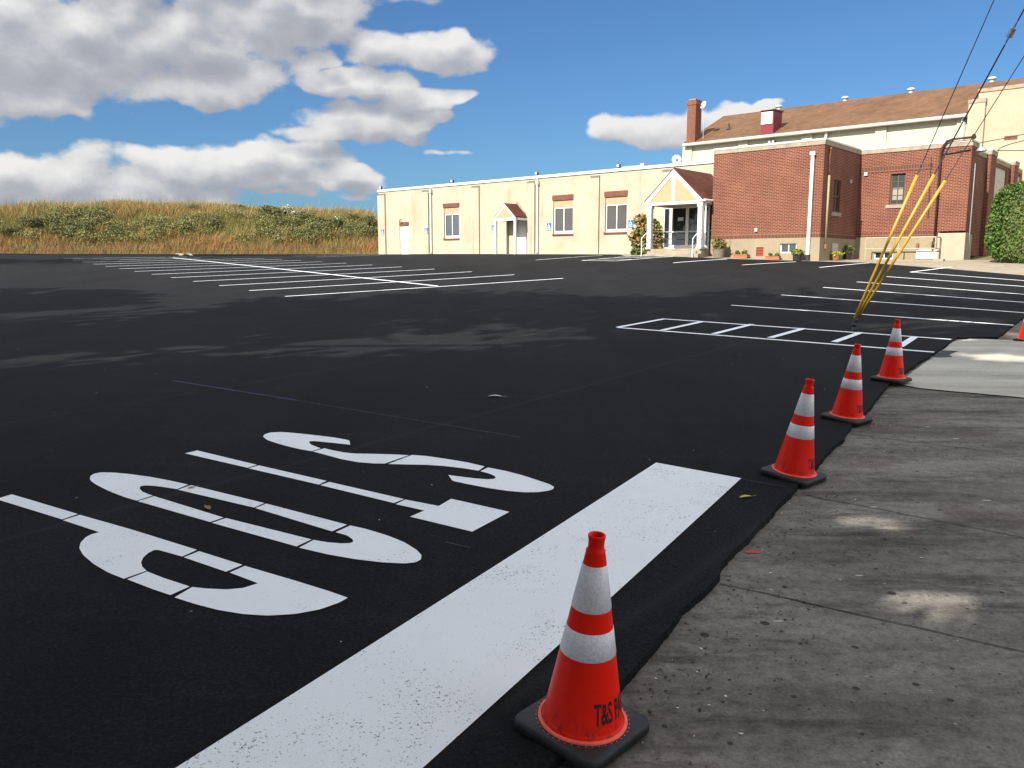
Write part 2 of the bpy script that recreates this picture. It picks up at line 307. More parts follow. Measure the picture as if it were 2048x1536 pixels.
# ------------------------------------------------------------------ object helpers
OFF = {}
def tag(o, label=None, cat=None, group=None, kind=None):
    if label: o['label'] = label
    if cat: o['category'] = cat
    if group: o['group'] = group
    if kind: o['kind'] = kind
    return o
def root(name, u, w, z, label, cat, group=None):       # Empty in the facade frame
    e = bpy.data.objects.new(name, None); COL.objects.link(e)
    p = wp(u, w); e.location = (p[0], p[1], z); e.rotation_euler = (0, 0, ROT); e.empty_display_size = 0.3
    OFF[e.name] = (u, w, z); return tag(e, label, cat, group)
def wroot(name, x, y, z, label, cat, group=None, rz=0.0):
    e = bpy.data.objects.new(name, None); COL.objects.link(e)
    e.location = (x, y, z); e.rotation_euler = (0, 0, rz); e.empty_display_size = 0.3
    OFF[e.name] = (0, 0, 0); return tag(e, label, cat, group)
class MB:
    def __init__(s): s.v = []; s.f = []; s.mi = []
    def add(s, vs, fs, mi=0):
        n = len(s.v); s.v.extend([tuple(map(float, p)) for p in vs]); s.f.extend([tuple(i + n for i in f) for f in fs]); s.mi.extend([mi]*len(fs)); return s
    def box(s, x0, x1, y0, y1, z0, z1, mi=0):
        if x0 > x1: x0, x1 = x1, x0
        if y0 > y1: y0, y1 = y1, y0
        if z0 > z1: z0, z1 = z1, z0
        vs = [(x, y, z) for z in (z0, z1) for y in (y0, y1) for x in (x0, x1)]
        return s.add(vs, [(0, 2, 3, 1), (4, 5, 7, 6), (0, 1, 5, 4), (2, 6, 7, 3), (0, 4, 6, 2), (1, 3, 7, 5)], mi)
    def prism(s, poly, y0, y1, mi=0):            # poly in (x,z), extruded along y
        n = len(poly); vs = [(x, y0, z) for x, z in poly] + [(x, y1, z) for x, z in poly]
        fs = [tuple(range(n)), tuple(range(2*n-1, n-1, -1))] + [(i, i+n, (i+1) % n + n, (i+1) % n) for i in range(n)]
        return s.add(vs, fs, mi)
    def prismx(s, poly, x0, x1, mi=0):           # poly in (y,z), extruded along x
        n = len(poly); vs = [(x0, y, z) for y, z in poly] + [(x1, y, z) for y, z in poly]
        fs = [tuple(range(n-1, -1, -1)), tuple(range(n, 2*n))] + [(i, (i+1) % n, (i+1) % n + n, i+n) for i in range(n)]
        return s.add(vs, fs, mi)
    def tube(s, pts, r, n=8, r1=None, mi=0, cap=True):
        pts = [Vector(p) for p in pts]; k = len(pts); base = len(s.v); rings = []
        for i, p in enumerate(pts):
            d = (pts[min(i+1, k-1)] - pts[max(i-1, 0)]).normalized()
            a = d.orthogonal().normalized() if i == 0 else (a - d*a.dot(d)).normalized()
            b = d.cross(a); rr = r if r1 is None else r + (r1-r)*i/(k-1)
            rings.append([p + (a*math.cos(t) + b*math.sin(t))*rr for t in [2*math.pi*j/n for j in range(n)]])
        vs = [q for g in rings for q in g]; fs = []
        for i in range(k-1):
            for j in range(n): fs.append((i*n+j, i*n+(j+1) % n, (i+1)*n+(j+1) % n, (i+1)*n+j))
        if cap: fs += [tuple(range(n-1, -1, -1)), tuple(range((k-1)*n, k*n))]
        return s.add(vs, fs, mi)
    def lathe(s, prof, cx=0, cy=0, n=32, mi=0, cap=True):     # prof [(r,z)]
        vs = [(cx + r*math.cos(2*math.pi*j/n), cy + r*math.sin(2*math.pi*j/n), z) for r, z in prof for j in range(n)]; k = len(prof)
        fs = [(i*n+j, i*n+(j+1) % n, (i+1)*n+(j+1) % n, (i+1)*n+j) for i in range(k-1) for j in range(n)]
        if cap: fs += [tuple(range(n-1, -1, -1)), tuple(range((k-1)*n, k*n))]
        return s.add(vs, fs, mi)
    def build(s, name, m, parent=None, smooth=False, bevel=0.0, label=None):
        o3 = OFF.get(parent.name, (0, 0, 0)) if parent is not None else (0, 0, 0)
        me = bpy.data.meshes.new(name)
        me.from_pydata([(x-o3[0], y-o3[1], z-o3[2]) for x, y, z in s.v], [], s.f)
        for q in (m if isinstance(m, (list, tuple)) else [m]): me.materials.append(q)
        if any(s.mi): me.polygons.foreach_set('material_index', s.mi)
        if smooth: me.polygons.foreach_set('use_smooth', [True]*len(me.polygons))
        me.update(); o = bpy.data.objects.new(name, me); COL.objects.link(o)
        if parent is not None: o.parent = parent; OFF[o.name] = o3
        if bevel > 0:
            b = o.modifiers.new('Bevel', 'BEVEL'); b.width = bevel; b.segments = 2; b.limit_method = 'ANGLE'
        if label: o['label'] = label
        return o
def flat(name, m, polys, lift, parent=None, kind=None, grid=None, skirt=0.0, smooth=False):
    """sheets lying on the ground: polygons in plan, refined by a grid so that they follow its slope"""
    mb = MB()
    for poly in polys:
        n = len(poly); vs = [Vector((p[0], p[1])) for p in poly]
        if grid:
            xs = [p[0] for p in poly]; ys = [p[1] for p in poly]; x = min(xs) + grid*0.37
            while x < max(xs):
                y = min(ys) + grid*0.37
                while y < max(ys): vs.append(Vector((x, y))); y += grid
                x += grid
        res = delaunay_2d_cdt(vs, [], [list(range(n))], 1, 1e-5)
        mb.add([(v.x, v.y, G(v.x, v.y) + lift) for v in res[0]], [tuple(f) if (res[0][f[1]]-res[0][f[0]]).cross(res[0][f[2]]-res[0][f[0]]) > 0 else tuple(f[::-1]) for f in res[2]])
        if skirt:
            A = sum(poly[i][0]*poly[(i+1) % n][1] - poly[(i+1) % n][0]*poly[i][1] for i in range(n)); pl = poly if A > 0 else poly[::-1]
            top = [(p[0], p[1], G(*p) + lift) for p in pl]; nr = [(pl[(i+1) % n][1]-pl[i-1][1], pl[i-1][0]-pl[(i+1) % n][0]) for i in range(n)]; ln = [math.hypot(*q)+1e-9 for q in nr]; fl_ = [0.004 + 0.003*noise.noise(Vector((p[0]*13, p[1]*13, 2))) for p in pl]
            bot = [(p[0]+q[0]/l*f, p[1]+q[1]/l*f, G(*p) + lift - skirt) for p, q, l, f in zip(pl, nr, ln, fl_)]
            mb.add(top + bot, [(i, i+n, (i+1) % n + n, (i+1) % n) for i in range(n)])
    o = mb.build(name, m, parent, smooth)
    if kind: o['kind'] = kind
    return o
def densify(poly, step):
    out = []
    for i, p in enumerate(poly):
        q = poly[(i+1) % len(poly)]; d = math.hypot(q[0]-p[0], q[1]-p[1]); k = max(1, int(d/step))
        out += [(p[0]+(q[0]-p[0])*j/k, p[1]+(q[1]-p[1])*j/k) for j in range(k)]
    return out
def strip(a, b, w, step=0.6):                  # a straight painted stripe between two plan points
    a = np.array(a); b = np.array(b); d = b-a; L = np.linalg.norm(d); n = np.array([-d[1], d[0]])/L*w/2; k = max(1, int(L/step))
    return [tuple(a+d*i/k+n) for i in range(k+1)] + [tuple(a+d*i/k-n) for i in range(k, -1, -1)]
def leafcloud(mb, lumps, n, size, mi=0, shell=0.55, flatten=1.0, up=0.0, aspect=1.6):
    """n leaf-sized quads spread through a set of ellipsoid lumps (cx,cy,cz,rx,ry,rz)"""
    w = np.array([l[3]*l[4]*l[5] for l in lumps]) ** 0.75; w /= w.sum()
    idx = rng.choice(len(lumps), n, p=w); L = np.array(lumps)[idx]
    d = rng.normal(size=(n, 3)); d /= np.linalg.norm(d, axis=1)[:, None]
    r = shell + (1-shell)*rng.random(n)**0.6; r *= 1 + 0.12*rng.normal(size=n)
    P = L[:, :3] + d*L[:, 3:6]*r[:, None]
    a = rng.normal(size=(n, 3)); a[:, 2] += up; a /= np.linalg.norm(a, axis=1)[:, None]
    t = rng.normal(size=(n, 3)) + d*0.3; b = np.cross(a, t); b /= np.linalg.norm(b, axis=1)[:, None]
    s = size*(0.6 + 0.8*rng.random(n))[:, None]
    a = a*s*0.5*aspect; b = b*s*0.5
    return P, a, b
def addleaves(mb, P, a, b, mi=0):
    n = len(P); V = np.stack([P-a, P+b*0.9-a*0.1, P+a, P-b*0.9-a*0.1], 1).reshape(-1, 3)
    k = len(mb.v); mb.v.extend(map(tuple, V.tolist())); mb.f.extend([(k+4*i, k+4*i+1, k+4*i+2, k+4*i+3) for i in range(n)]); mb.mi.extend([mi]*n)
# ------------------------------------------------------------------ setting: ground sheets
def px2(pts): return [at(*p) for p in pts]
EDGE_PX = [(1117,1536),(1180,1452),(1243,1382),(1278,1340),(1300,1314),(1333,1279),(1362,1232),(1406,1199),(1437,1163),(1442,1144),(1483,1100),(1504,1079),(1534,1046),(1563,1013),(1592,984),(1626,949),(1647,920),(1686,884),(1701,860),(1740,821),(1769,782),(1803,755),(1838,729),(1866,712),(1884,700),(1905,684.5),(1913,678.6),(1995,678.6),(2020,659),(2032,649),(2048,637)]
FAR_PX = [(2048,553),(1900,540),(1730,527),(1640,524.6),(1450,519),(1385,515.6)]
edge = px2(EDGE_PX)
def rag(pts, amp, step):                     # a ragged laid edge
    out = []
    for i in range(len(pts)-1):
        a, b = np.array(pts[i]), np.array(pts[i+1]); d = b-a; L = np.linalg.norm(d); k = max(1, int(L/step)); n = np.array([-d[1], d[0]])/(L+1e-9)
        for j in range(k):
            p = a + d*j/k; t = amp*(1.0*noise.noise(Vector((p[0]*3.1, p[1]*3.1, 0))) + 0.55*noise.noise(Vector((p[0]*11, p[1]*11, 3))) + 0.3*noise.noise(Vector((p[0]*37, p[1]*37, 8))))
            out.append(tuple(p + n*t))
    out.append(tuple(pts[-1])); return out
back0 = (edge[0][0]-1.6, edge[0][1]-2.6)
LOT_A, LOT_B = (-10.6, 60.6), (-44.0, 49.0)
wall_strip = [tuple(wp(u, w)) for u, w in ((24.7, -4.75), (22.0, -1.2), (14.0, -1.25), (6.0, -0.5), (0.3, -0.45))]
lot = [(-7, -9), back0] + rag(edge, 0.014, 0.02) + [(13.5, 19.0), (24.0, 24.0)] + px2(FAR_PX) + wall_strip + [LOT_A, LOT_B, (-44.0, -9.0)]
AL = 0.04                                     # thickness of the new asphalt layer
gx = [-400, -200, -110, -70] + list(range(-46, 47, 2)) + [70, 110, 200, 400]; gy = [-200, -100, -50, -26] + list(range(-14, 63, 2)) + [80, 120, 200, 420]
mb = MB(); nx = len(gx)
mb.add([(x, y, G(x, y)-0.05) for y in gy for x in gx], [(j*nx+i, j*nx+i+1, (j+1)*nx+i+1, (j+1)*nx+i) for j in range(len(gy)-1) for i in range(nx-1)])
mb.build('ground', M['turf'])['kind'] = 'structure'
flat('old_pavement', M['oldpave'], [[(-16, -14), (46, -14), (46, 30), (17.5, 27.2), (-16, 27.2)]], 0.0, kind='structure', grid=1.0)
LOT = flat('parking_lot', M['asphalt'], [lot], AL, kind='structure', grid=0.8, skirt=0.055)
ap = px2([(1905,684.5),(1940,679),(1975,679.5),(2048,683)]) + [(13.5, 11.5), (11.5, 8.9)] + px2([(2048,797),(1980,791),(1900,784),(1840,778),(1795,769),(1840,734),(1866,716),(1880,717),(1906,716),(1899,711),(1918,704),(1886,702)])
flat('pavement_apron', M['apron'], [rag(ap + [ap[0]], 0.02, 0.15)[:-1]], 0.012, kind='structure', grid=0.6)
OP = bpy.data.objects['old_pavement']
flat('asphalt_patch', M['patch'], [px2([(1866,714),(1886,702),(1918,703.5),(1900,710.5),(1908,716),(1880,717)])], 0.006, OP)
flat('sidewalk', M['walk'], [[tuple(wp(52, -3.3)), tuple(wp(52, -0.2)), tuple(wp(40, 1.6)), tuple(wp(33.9, 1.6)), tuple(wp(33.7, -2.9)), tuple(wp(28.5, -2.9)), tuple(wp(28.3, -1)), tuple(wp(24.6, 0.1)), tuple(wp(-1.0, 0.1)), tuple(wp(-1.0, -0.65)), tuple(wp(6, -0.6)), tuple(wp(14, -1.35)), tuple(wp(22, -1.35)), tuple(wp(24.6, -4.9))] + px2([(1385,517.2),(1450,520.5),(1640,526),(1730,528.6),(1900,542),(2048,555)]) + [tuple(wp(46, -5.2))]], 0.03, kind='structure', grid=1.5)
# dust strip between the apron and the asphalt at the kerb line
flat('dirt_strip', M['dirt'], [px2([(1998,680.5),(2021,661),(2033,651),(2048,640),(2048,681)])], 0.005, kind='structure')
# saw joints and grime lines of the old pavement
for a, b in (((1440,1168),(2048,1305)), ((1598,988),(2048,1076)), ((1700,868),(2048,912))):
    pa, pb = np.array(at(*a)), np.array(at(*b)); d = pb-pa; pb = pa + d*1.6
    n = 60; pts = [pa + (pb-pa)*i/n for i in range(n+1)]; nn = np.array([-d[1], d[0]])/np.linalg.norm(d)
    wv = [0.003 + 0.004*abs(noise.noise(Vector((p[0]*6, p[1]*6, 1)))) for p in pts]; ofs = [0.012*noise.noise(Vector((p[0]*3, p[1]*3, 5))) for p in pts]
    flat('pavement_joint', M['crack'], [[tuple(p+nn*(o+w)) for p, w, o in zip(pts, wv, ofs)] + [tuple(p+nn*(o-w)) for p, w, o in list(zip(pts, wv, ofs))[::-1]]], 0.004, OP)
sp = at(1507,1105); flat('spray_mark', M['redspray'], [densify([(sp[0]-0.06, sp[1]+0.012), (sp[0]+0.01, sp[1]+0.022), (sp[0]+0.05, sp[1]-0.012), (sp[0]-0.03, sp[1]-0.02)], 0.02)], 0.003, OP)
# ------------------------------------------------------------------ painted markings of the lot
LP = AL + 0.004
S_ = 0.546875
def Z(pts): return [at(x*S_, 840 + y*S_) for x, y in pts]
def smooth(poly, sharp=55):                    # round the gentle corners of a traced outline, keep the sharp ones
    out = []; n = len(poly)
    for i in range(n):
        p0, p, q = (np.array(poly[(i+k) % n]) for k in (-1, 0, 1)); a = p-p0; b = q-p
        ang = math.degrees(abs(math.atan2(a[0]*b[1]-a[1]*b[0], a @ b)))
        if ang > sharp or ang < 2: out.append(tuple(p))
        else: out += [tuple(p - a*0.25), tuple(p*0.75 + (p - a*0.25 + p + b*0.25)*0.125), tuple(p + b*0.25)]
    return out
LET = {
 'letter_s': [[(962,78),(970,69),(990,63),(1030,61),(1090,66),(1160,74),(1225,82),(1278,92),(1281,109),(1230,103),(1180,98),(1150,95),(1134,96),(1131,101),(1140,109),(1160,117),(1174,122),(1141,133),(1100,126),(1050,114),(1010,102),(978,91)],
  [(1187,122),(1215,129),(1260,138),(1300,142),(1370,143),(1440,145),(1496,148),(1408,179),(1370,179),(1310,174),(1250,163),(1200,149),(1145,134)],
  [(1507,147),(1560,151),(1640,163),(1710,175),(1772,190),(1750,206),(1690,196),(1620,188),(1560,184),(1500,183),(1420,181)],
  [(1785,194),(1850,207),(1910,223),(1970,243),(2010,257),(2026,267),(2022,275),(2005,281),(1970,286),(1920,287),(1860,282),(1780,270),(1700,254),(1655,244),(1640,222),(1690,229),(1740,235),(1780,238),(1805,237),(1813,233),(1810,226),(1790,217),(1757,208)]],
 'letter_t': [[(678,141),(722,130),(941,184),(906,195)],[(948,186),(1195,244),(1167,258),(910,197)],[(1205,248),(1478,312),(1441,327),(1172,260)],[(1483,314),(1605,338),(1650,311),(1863,360),(1727,434),(1500,378),(1552,355),(1448,331)]],
 'letter_o': [[(330,237),(333,225),(346,217),(370,212),(420,213),(480,219),(550,229),(620,242),(690,258),(648,275),(600,267),(560,262),(532,261),(515,264),(512,273),(522,284),(545,294),(560,299),(501,318),(455,304),(400,282),(355,259),(336,246)],
  [(700,260),(968,327),(930,344),(652,277)],[(975,329),(1270,408),(1215,433),(935,346)],
  [(1282,411),(1340,424),(1420,449),(1480,474),(1525,503),(1542,522),(1540,538),(1520,549),(1480,553),(1400,549),(1300,537),(1200,519),(1095,494),(1148,465),(1200,474),(1250,478),(1280,477),(1293,472),(1290,462),(1270,448),(1228,436)],
  [(565,301),(818,381),(770,398),(505,320)],[(828,383),(1140,463),(1085,489),(776,401)]],
 'letter_p': [[(-12,312),(45,294),(287,368),(229,388)],
  [(294,371),(480,425),(722,502),(668,527),(580,502),(565,503),(545,513),(527,529),(518,548),(522,565),(538,580),(455,610),(400,588),(345,555),(305,520),(292,495),(297,475),(315,455),(338,443),(365,436),(232,391)],
  [(730,507),(888,558),(828,584),(674,530)],
  [(897,562),(1080,617),(1200,655),(1273,681),(1240,700),(1170,725),(1080,742),(980,748),(890,742),(800,727),(720,706),(640,680),(705,641),(760,647),(830,650),(890,645),(945,627),(842,587)],
  [(540,583),(600,607),(660,627),(695,639),(625,671),(560,649),(467,612)]]}
for k, polys in LET.items():
    o = flat(k, M['paint'], [smooth(Z(p)) for p in polys], LP, LOT); o['label'] = 'white stencilled road-paint letter ' + k[-1].upper() + ' of the word STOP'
bar = px2([(1312,936),(1482,968)]); e1, e2 = np.array(at(390,1536)), np.array(at(872,1536))
dr = (e1-np.array(bar[0]) + e2-np.array(bar[1])); dr /= np.linalg.norm(dr)
o = flat('stop_bar', M['paint_bar'], [densify([bar[0], bar[1], tuple(e2), tuple(e2+dr*0.45), tuple(e1+dr*0.45), tuple(e1)], 0.5)], LP, LOT)
def line(a, b, w=0.10, lift=LP, name='parking_line', m='paint_line'):
    return flat(name, M[m], [strip(at(*a) if a[0] > 60 or a[1] > 60 else a, at(*b) if b[0] > 60 or b[1] > 60 else b, w)], lift, LOT)
# double bay on the far side: a regular lattice of stalls
P0 = np.array([-6.33, 22.70]); aa = np.array([math.sin(R(-38.03)), math.cos(R(-38.03))]); bb = np.array([math.sin(R(55.145)), math.cos(R(55.145))]); s0 = 2.74/abs(aa[0]*bb[1]-aa[1]*bb[0])
for i in range(13):
    p = P0 + aa*s0*i; flat('parking_line', M['paint_line'], [strip(p, p + bb*(9.88 if i < 11 else 7.0), 0.10)], LP, LOT)
line((345,517), (875,575), 0.13, LP+0.004, 'bay_spine_line')
# single bay by the guy wires
Rl = [(1462,614),(1563,593),(1646,577.7),(1713.5,566.5),(1772.7,555.7),(1820,546.6)]; Rr = [(2027,655),(2048,629.5),(2048,608.3),(2048,591.8),(2048,576),(2048,564)]
for i, (a, b) in enumerate(zip(Rl, Rr)):
    pa, pb = np.array(at(*a)), np.array(at(*b)); pb = pb if i == 0 else pa + (pb-pa)*(1.0 + 0.12*i)
    flat('parking_line', M['paint_line'], [strip(pa, pb, 0.10)], LP, LOT)
line((1822,546.6), (1903,536.5), 0.11, LP+0.004)
line((1235,659.5), (1330,642), 0.11, LP+0.004, 'hatch_line'); line((1235,659.5), (1868,710), 0.10, LP, 'hatch_line'); line((1328,642), (1902,684), 0.10, LP, 'hatch_line')
for a, b in (((1324,665.5),(1407,647.3)), ((1427,673),(1504,653.3)), ((1540,681),(1608,661.6)), ((1668,689.6),(1722,669.8)), ((1799,699),(1830,678.6))): line(a, b, 0.115, LP+0.004, 'hatch_line')
# stalls along the building
for a, b in (((1072,521.6),(1205,512.4)), ((1346,527.6),(1454,520.2)), ((1484,532),(1592,525.4)), ((1639,537),(1738,527.9)), ((586,513.4),(745,510.6)), ((632,515),(760,511.6))): line(a, b)
for a, b in (((1164,523),(1262,514.2)), ((1231,523.8),(1345,515)), ((1164,523),(1231,523.8)), ((1196,520),(1264,520.8)), ((1230,517),(1302,517.6))): line(a, b, 0.09, LP if a[1] > 523.5 else LP+0.004, 'hatch_line')
# chalk layout lines
line((345,768), (590,808), 0.045, LP, 'chalk_line', 'chalk'); line((590,808), (1040,884), 0.014, LP, 'chalk_line', 'chalkw'); line((890,1098), (940,1110), 0.01, LP, 'chalk_line', 'chalkw'); line((1484,970), (1570,986), 0.01, LP, 'chalk_line', 'chalkw')
# ------------------------------------------------------------------ walls with real openings
def wall_front(mb, u0, u1, z0, z1, w, holes, depth, axis='u'):
    """a wall face at depth w with rectangular openings (u0,u1,z0,z1) and reveals going inward"""
    us = sorted({u0, u1, *[h[0] for h in holes], *[h[1] for h in holes]}); zs = sorted({z0, z1, *[h[2] for h in holes], *[h[3] for h in holes]})
    P = (lambda a, b, z: (a, b, z)) if axis == 'u' else (lambda a, b, z: (b, a, z))
    fl = axis != 'u'
    def quad(q): mb.add(q[::-1] if fl else q, [(0, 1, 2, 3)])
    for i in range(len(us)-1):
        for j in range(len(zs)-1):
            cu, cz = (us[i]+us[i+1])/2, (zs[j]+zs[j+1])/2
            if any(h[0] < cu < h[1] and h[2] < cz < h[3] for h in holes): continue
            quad([P(us[i], w, zs[j]), P(us[i+1], w, zs[j]), P(us[i+1], w, zs[j+1]), P(us[i], w, zs[j+1])])
    sgn = depth
    for a, b, c, d in holes:
        quad([P(a, w, c), P(a, w, d), P(a, w+sgn, d), P(a, w+sgn, c)][::-1]); quad([P(b, w, c), P(b, w+sgn, c), P(b, w+sgn, d), P(b, w, d)][::-1])
        quad([P(a, w, d), P(b, w, d), P(b, w+sgn, d), P(a, w+sgn, d)][::-1]); quad([P(a, w, c), P(a, w+sgn, c), P(b, w+sgn, c), P(b, w, c)][::-1])
def rect(x0, x1, y0, y1, w=0.0):               # a frontal rectangle seen at a given depth -> (u0,u1,z0,z1)
    xm = (x0+x1)/2; ym = (y0+y1)/2
    return wl(x0, ym, w)[0], wl(x1, ym, w)[0], wl(xm, y1, w)[1], wl(xm, y0, w)[1]
def framed(parent, name, r, w, fw, m, glass, mull=(), bars=(), depth=0.06, back=0.03, bottom=None):
    """window or glazed frame in opening r at depth w; mull/bars: fractional positions"""
    a, b, c, d = r; f = MB(); bt = bottom or fw
    f.box(a, a+fw, w, w+depth, c, d); f.box(b-fw, b, w, w+depth, c, d); f.box(a+fw, b-fw, w, w+depth, c, c+bt); f.box(a+fw, b-fw, w, w+depth, d-fw, d)
    xs = [a+fw] + [a+(b-a)*t for t in mull] + [b-fw]
    for t in mull: f.box(a+(b-a)*t-fw*0.45, a+(b-a)*t+fw*0.45, w+0.004, w+depth-0.004, c+bt, d-fw)
    for t in bars: f.box(a+fw, b-fw, w+0.008, w+depth-0.008, c+(d-c)*t-fw*0.3, c+(d-c)*t+fw*0.3)
    o = f.build(name, m, parent)
    for i in range(len(xs)-1):
        g = glass[i] if isinstance(glass, list) else glass
        MB().box(xs[i], xs[i+1], w+back, w+back+0.012, c+bt*0.9, d-fw*0.9).build('pane', g, o)
    return o
# ------------------------------------------------------------------ the long cream annex
ZT = 5.135 + H; ZB = 0.1 + H
A = root('cream_building', 14.0, 0.0, Gw(14, 0), 'long flat-roofed cream stucco building with white roof edge and gabled entrance porch', 'building')
wins = [rect(888,918,414.5,476.5), rect(1106.5,1146,400,467.5), rect(1210,1254,393,464)]
lint = [rect(886,918.5,406.5,414.5), rect(1105,1146.8,389.7,400), rect(1209.4,1255.2,381.8,393)]
d1 = rect(799.5,818,450.8,509); d2 = rect(1031,1053,441,508.5)
d1 = (d1[0], d1[1], ZB, d1[3]); d2 = (d2[0], d2[1], ZB, d2[3])
VU0 = wl(1325,450,-0.95)[0]; VU1 = 28.46
mb = MB(); wall_front(mb, 0.0, VU0+0.2, ZB, ZT, 0.0, wins + [d1, d2], 0.22)
mb.add([(0, 0, ZB), (0, 15, ZB), (0, 15, ZT), (0, 0, ZT)], [(3, 2, 1, 0)]); mb.add([(VU0+0.2, 0, 4.2), (29, 0, 4.2), (29, 0, ZT), (VU0+0.2, 0, ZT)], [(0, 1, 2, 3)])
mb.box(0.02, 29, 14.8, 15.0, ZB, ZT)
mb.build('wall', M['cream'], A)
MB().box(0.0, 30, 0.25, 15, ZT-0.35, ZT-0.25).build('roof', M['darkroof'], A)
MB().box(-0.06, 29, -0.07, 0.22, ZT-0.02, ZT+0.13).build('roof_edge', M['white'], A)
for xa, xb, y in ((757,771,400),(845,858,400),(944,959.5,400),(1055,1071,400),(1181,1199.5,400),(1325,1347,345)):
    ua, ub = wl(xa, y)[0], wl(xb, y)[0]; ua = max(ua, -0.05); t = ZT-0.15
    p = MB().box(ua, ub, -0.11, -0.001, ZB, t-0.14).build('pilaster', M['cream'], A)
    MB().prismx([(-0.11, t-0.14), (-0.001, t-0.14), (-0.001, t)], ua, ub).build('pilaster_cap', M['capstone'], p)
for r, l in zip(wins, lint):
    MB().box(l[0]-0.02, l[1]+0.02, -0.012, 0.1, l[2], l[3]).build('lintel', M['lintel'], A)
    zt = r[2] + (r[3]-r[2])*0.785
    MB().box(r[0], r[1], 0.06, 0.2, zt+0.012, r[3]).build('infill_panel', M['infill'], A)
    wd = framed(A, 'window', (r[0]+0.03, r[1], r[2], zt), 0.07, 0.062, M['white'], M['glass_pale'] if r is not wins[0] else M['glass_blue'], (0.5,), depth=0.07, back=0.045, bottom=0.17)
    MB().box(r[0]-0.04, r[1]+0.03, -0.07, 0.1, r[2]-0.1, r[2]-0.002).build('sill', M['lintel'], A)
def door(parent, r, w, name='door'):
    a, b, c, d = r; f = MB().box(a+0.03, b-0.03, w, w+0.05, c, d-0.03); f.box(a, a+0.03, w-0.03, w+0.05, c, d); f.box(b-0.03, b, w-0.03, w+0.05, c, d); f.box(a+0.03, b-0.03, w-0.03, w+0.05, d-0.03, d)
    o = f.build(name, M['white'], parent); zg = d - 1.1
    MB().box(b-0.14, b-0.09, w-0.06, w-0.001, zg-0.1, zg+0.1).build('handle', M['greymetal'], o); return o
door(A, d1, 0.10); door(A, d2, 0.16)
MB().box(d1[0]-0.03, d1[1]+0.03, -0.012, 0.1, d1[3]+0.002, d1[3]+0.24).build('lintel', M['lintel'], A)
MB().tube([(d1[0]+0.25, 0, d1[3]+0.42), (d1[0]+0.25, -0.16, d1[3]+0.44), (d1[0]+0.27, -0.2, d1[3]+0.34)], 0.02).lathe([(0.02, d1[3]+0.36), (0.07, d1[3]+0.26), (0.0, d1[3]+0.25)], d1[0]+0.27, -0.2, 12, cap=False).build('wall_lamp', M['dark'], A)
for x in (861.5, 1074.5):                       # downspouts with a conductor head
    u = wl(x, 430, -0.1)[0]; zg = Gw(u, -0.1); f = MB()
    f.box(u-0.055, u+0.055, -0.12, -0.02, zg+0.12, ZT-0.42); f.box(u-0.11, u+0.11, -0.17, -0.01, ZT-0.42, ZT-0.2); f.tube([(u, -0.07, zg+0.15), (u, -0.1, zg+0.09), (u-0.02, -0.22, zg+0.05)], 0.05)
    f.tube([(u-0.04, -0.06, ZT-0.2), (u-0.04, -0.05, ZT-0.03)], 0.035)
    f.build('downspout', M['offwhite'], A, bevel=0.008)
# little gabled hood over the second door
def gable(parent, name, ua, ub, w0, w1, ze, za, over, roofm, m_in, king, beam_h, board, thick=0.1):
    """gabled porch roof from w0 (front) back to w1"""
    uc = (ua+ub)/2; sl_ = (za-ze)/(uc-ua); g = MB()
    o = MB().prism([(ua, ze-thick*0.4), (uc, za-thick*0.4), (ub, ze-thick*0.4), (ub, ze+thick*0.6), (uc, za+thick*0.75), (ua, ze+thick*0.6)], w0-over, w1).build(name, roofm, parent)
    inner = MB().prism([(ua+board*1.3, ze-0.02), (ub-board*1.3, ze-0.02), (uc, za-board*1.15)], w0-over+0.004, w0-over+0.018).build('gable_panel', m_in, o)
    f = MB(); dn = board*1.15
    f.prism([(ua-0.03, ze-thick), (uc, za-thick*0.45+0.01), (uc, za-dn), (ua+dn/sl_*0.9, ze-thick)], w0-over-0.025, w0-over+0.02)
    f.prism([(ub+0.03, ze-thick), (ub-dn/sl_*0.9, ze-thick), (uc, za-dn), (uc, za-thick*0.45+0.01)], w0-over-0.025, w0-over+0.02)
    f.box(ua+0.05, ub-0.05, w0-over+0.021, w0+0.1, ze-beam_h, ze+0.02)
    if king: f.box(uc-board*0.42, uc+board*0.42, w0-over-0.014, w0-over+0.003, ze+0.021, za-dn*0.7)
    f.build('fascia_board', M['white'], o)
    for a in (ua, ub-0.1): MB().box(a, a+0.1, w0+0.101, w1, ze-beam_h*0.9, ze-0.03).build('side_beam', M['white'], o)
    return o
hw = -1.15; hu0 = wl(990,433,hw)[0]; hu1 = wl(1031.5,433,hw)[0]; hze = wl(1010,435,hw)[1]; hza = wl(1009.5,408,hw)[1]
hood = gable(A, 'door_hood', hu0-0.03, hu1+0.05, hw, -0.001, hze, hza, 0.06, M['roof_red'], M['peach'], False, 0.19, 0.16, 0.07)
MB().prism([(hu0-0.2, hze-0.1), ((hu0+hu1)/2+0.01, hza+0.2), (hu1+0.22, hze-0.1), (hu1+0.1, hze-0.1), ((hu0+hu1)/2+0.01, hza+0.08), (hu0-0.08, hze-0.1)], -0.07, -0.002).build('hood_flashing', M['limestone'], hood)
MB().box(hu0+0.05, hu1-0.05, hw+0.1, -0.01, hze-0.03, hze-0.01).build('soffit', M['soffit_tan'], hood)
for u in (hu0+0.06, hu1-0.06):
    MB().box(u-0.065, u+0.065, hw-0.05, hw+0.08, Gw(u, hw)-0.02, hze-0.191).build('porch_post', M['white'], hood)
MB().box(hu0+0.02, hu0+0.12, -0.10, -0.004, ZB, hze-0.2).build('half_post', M['cream'], hood)
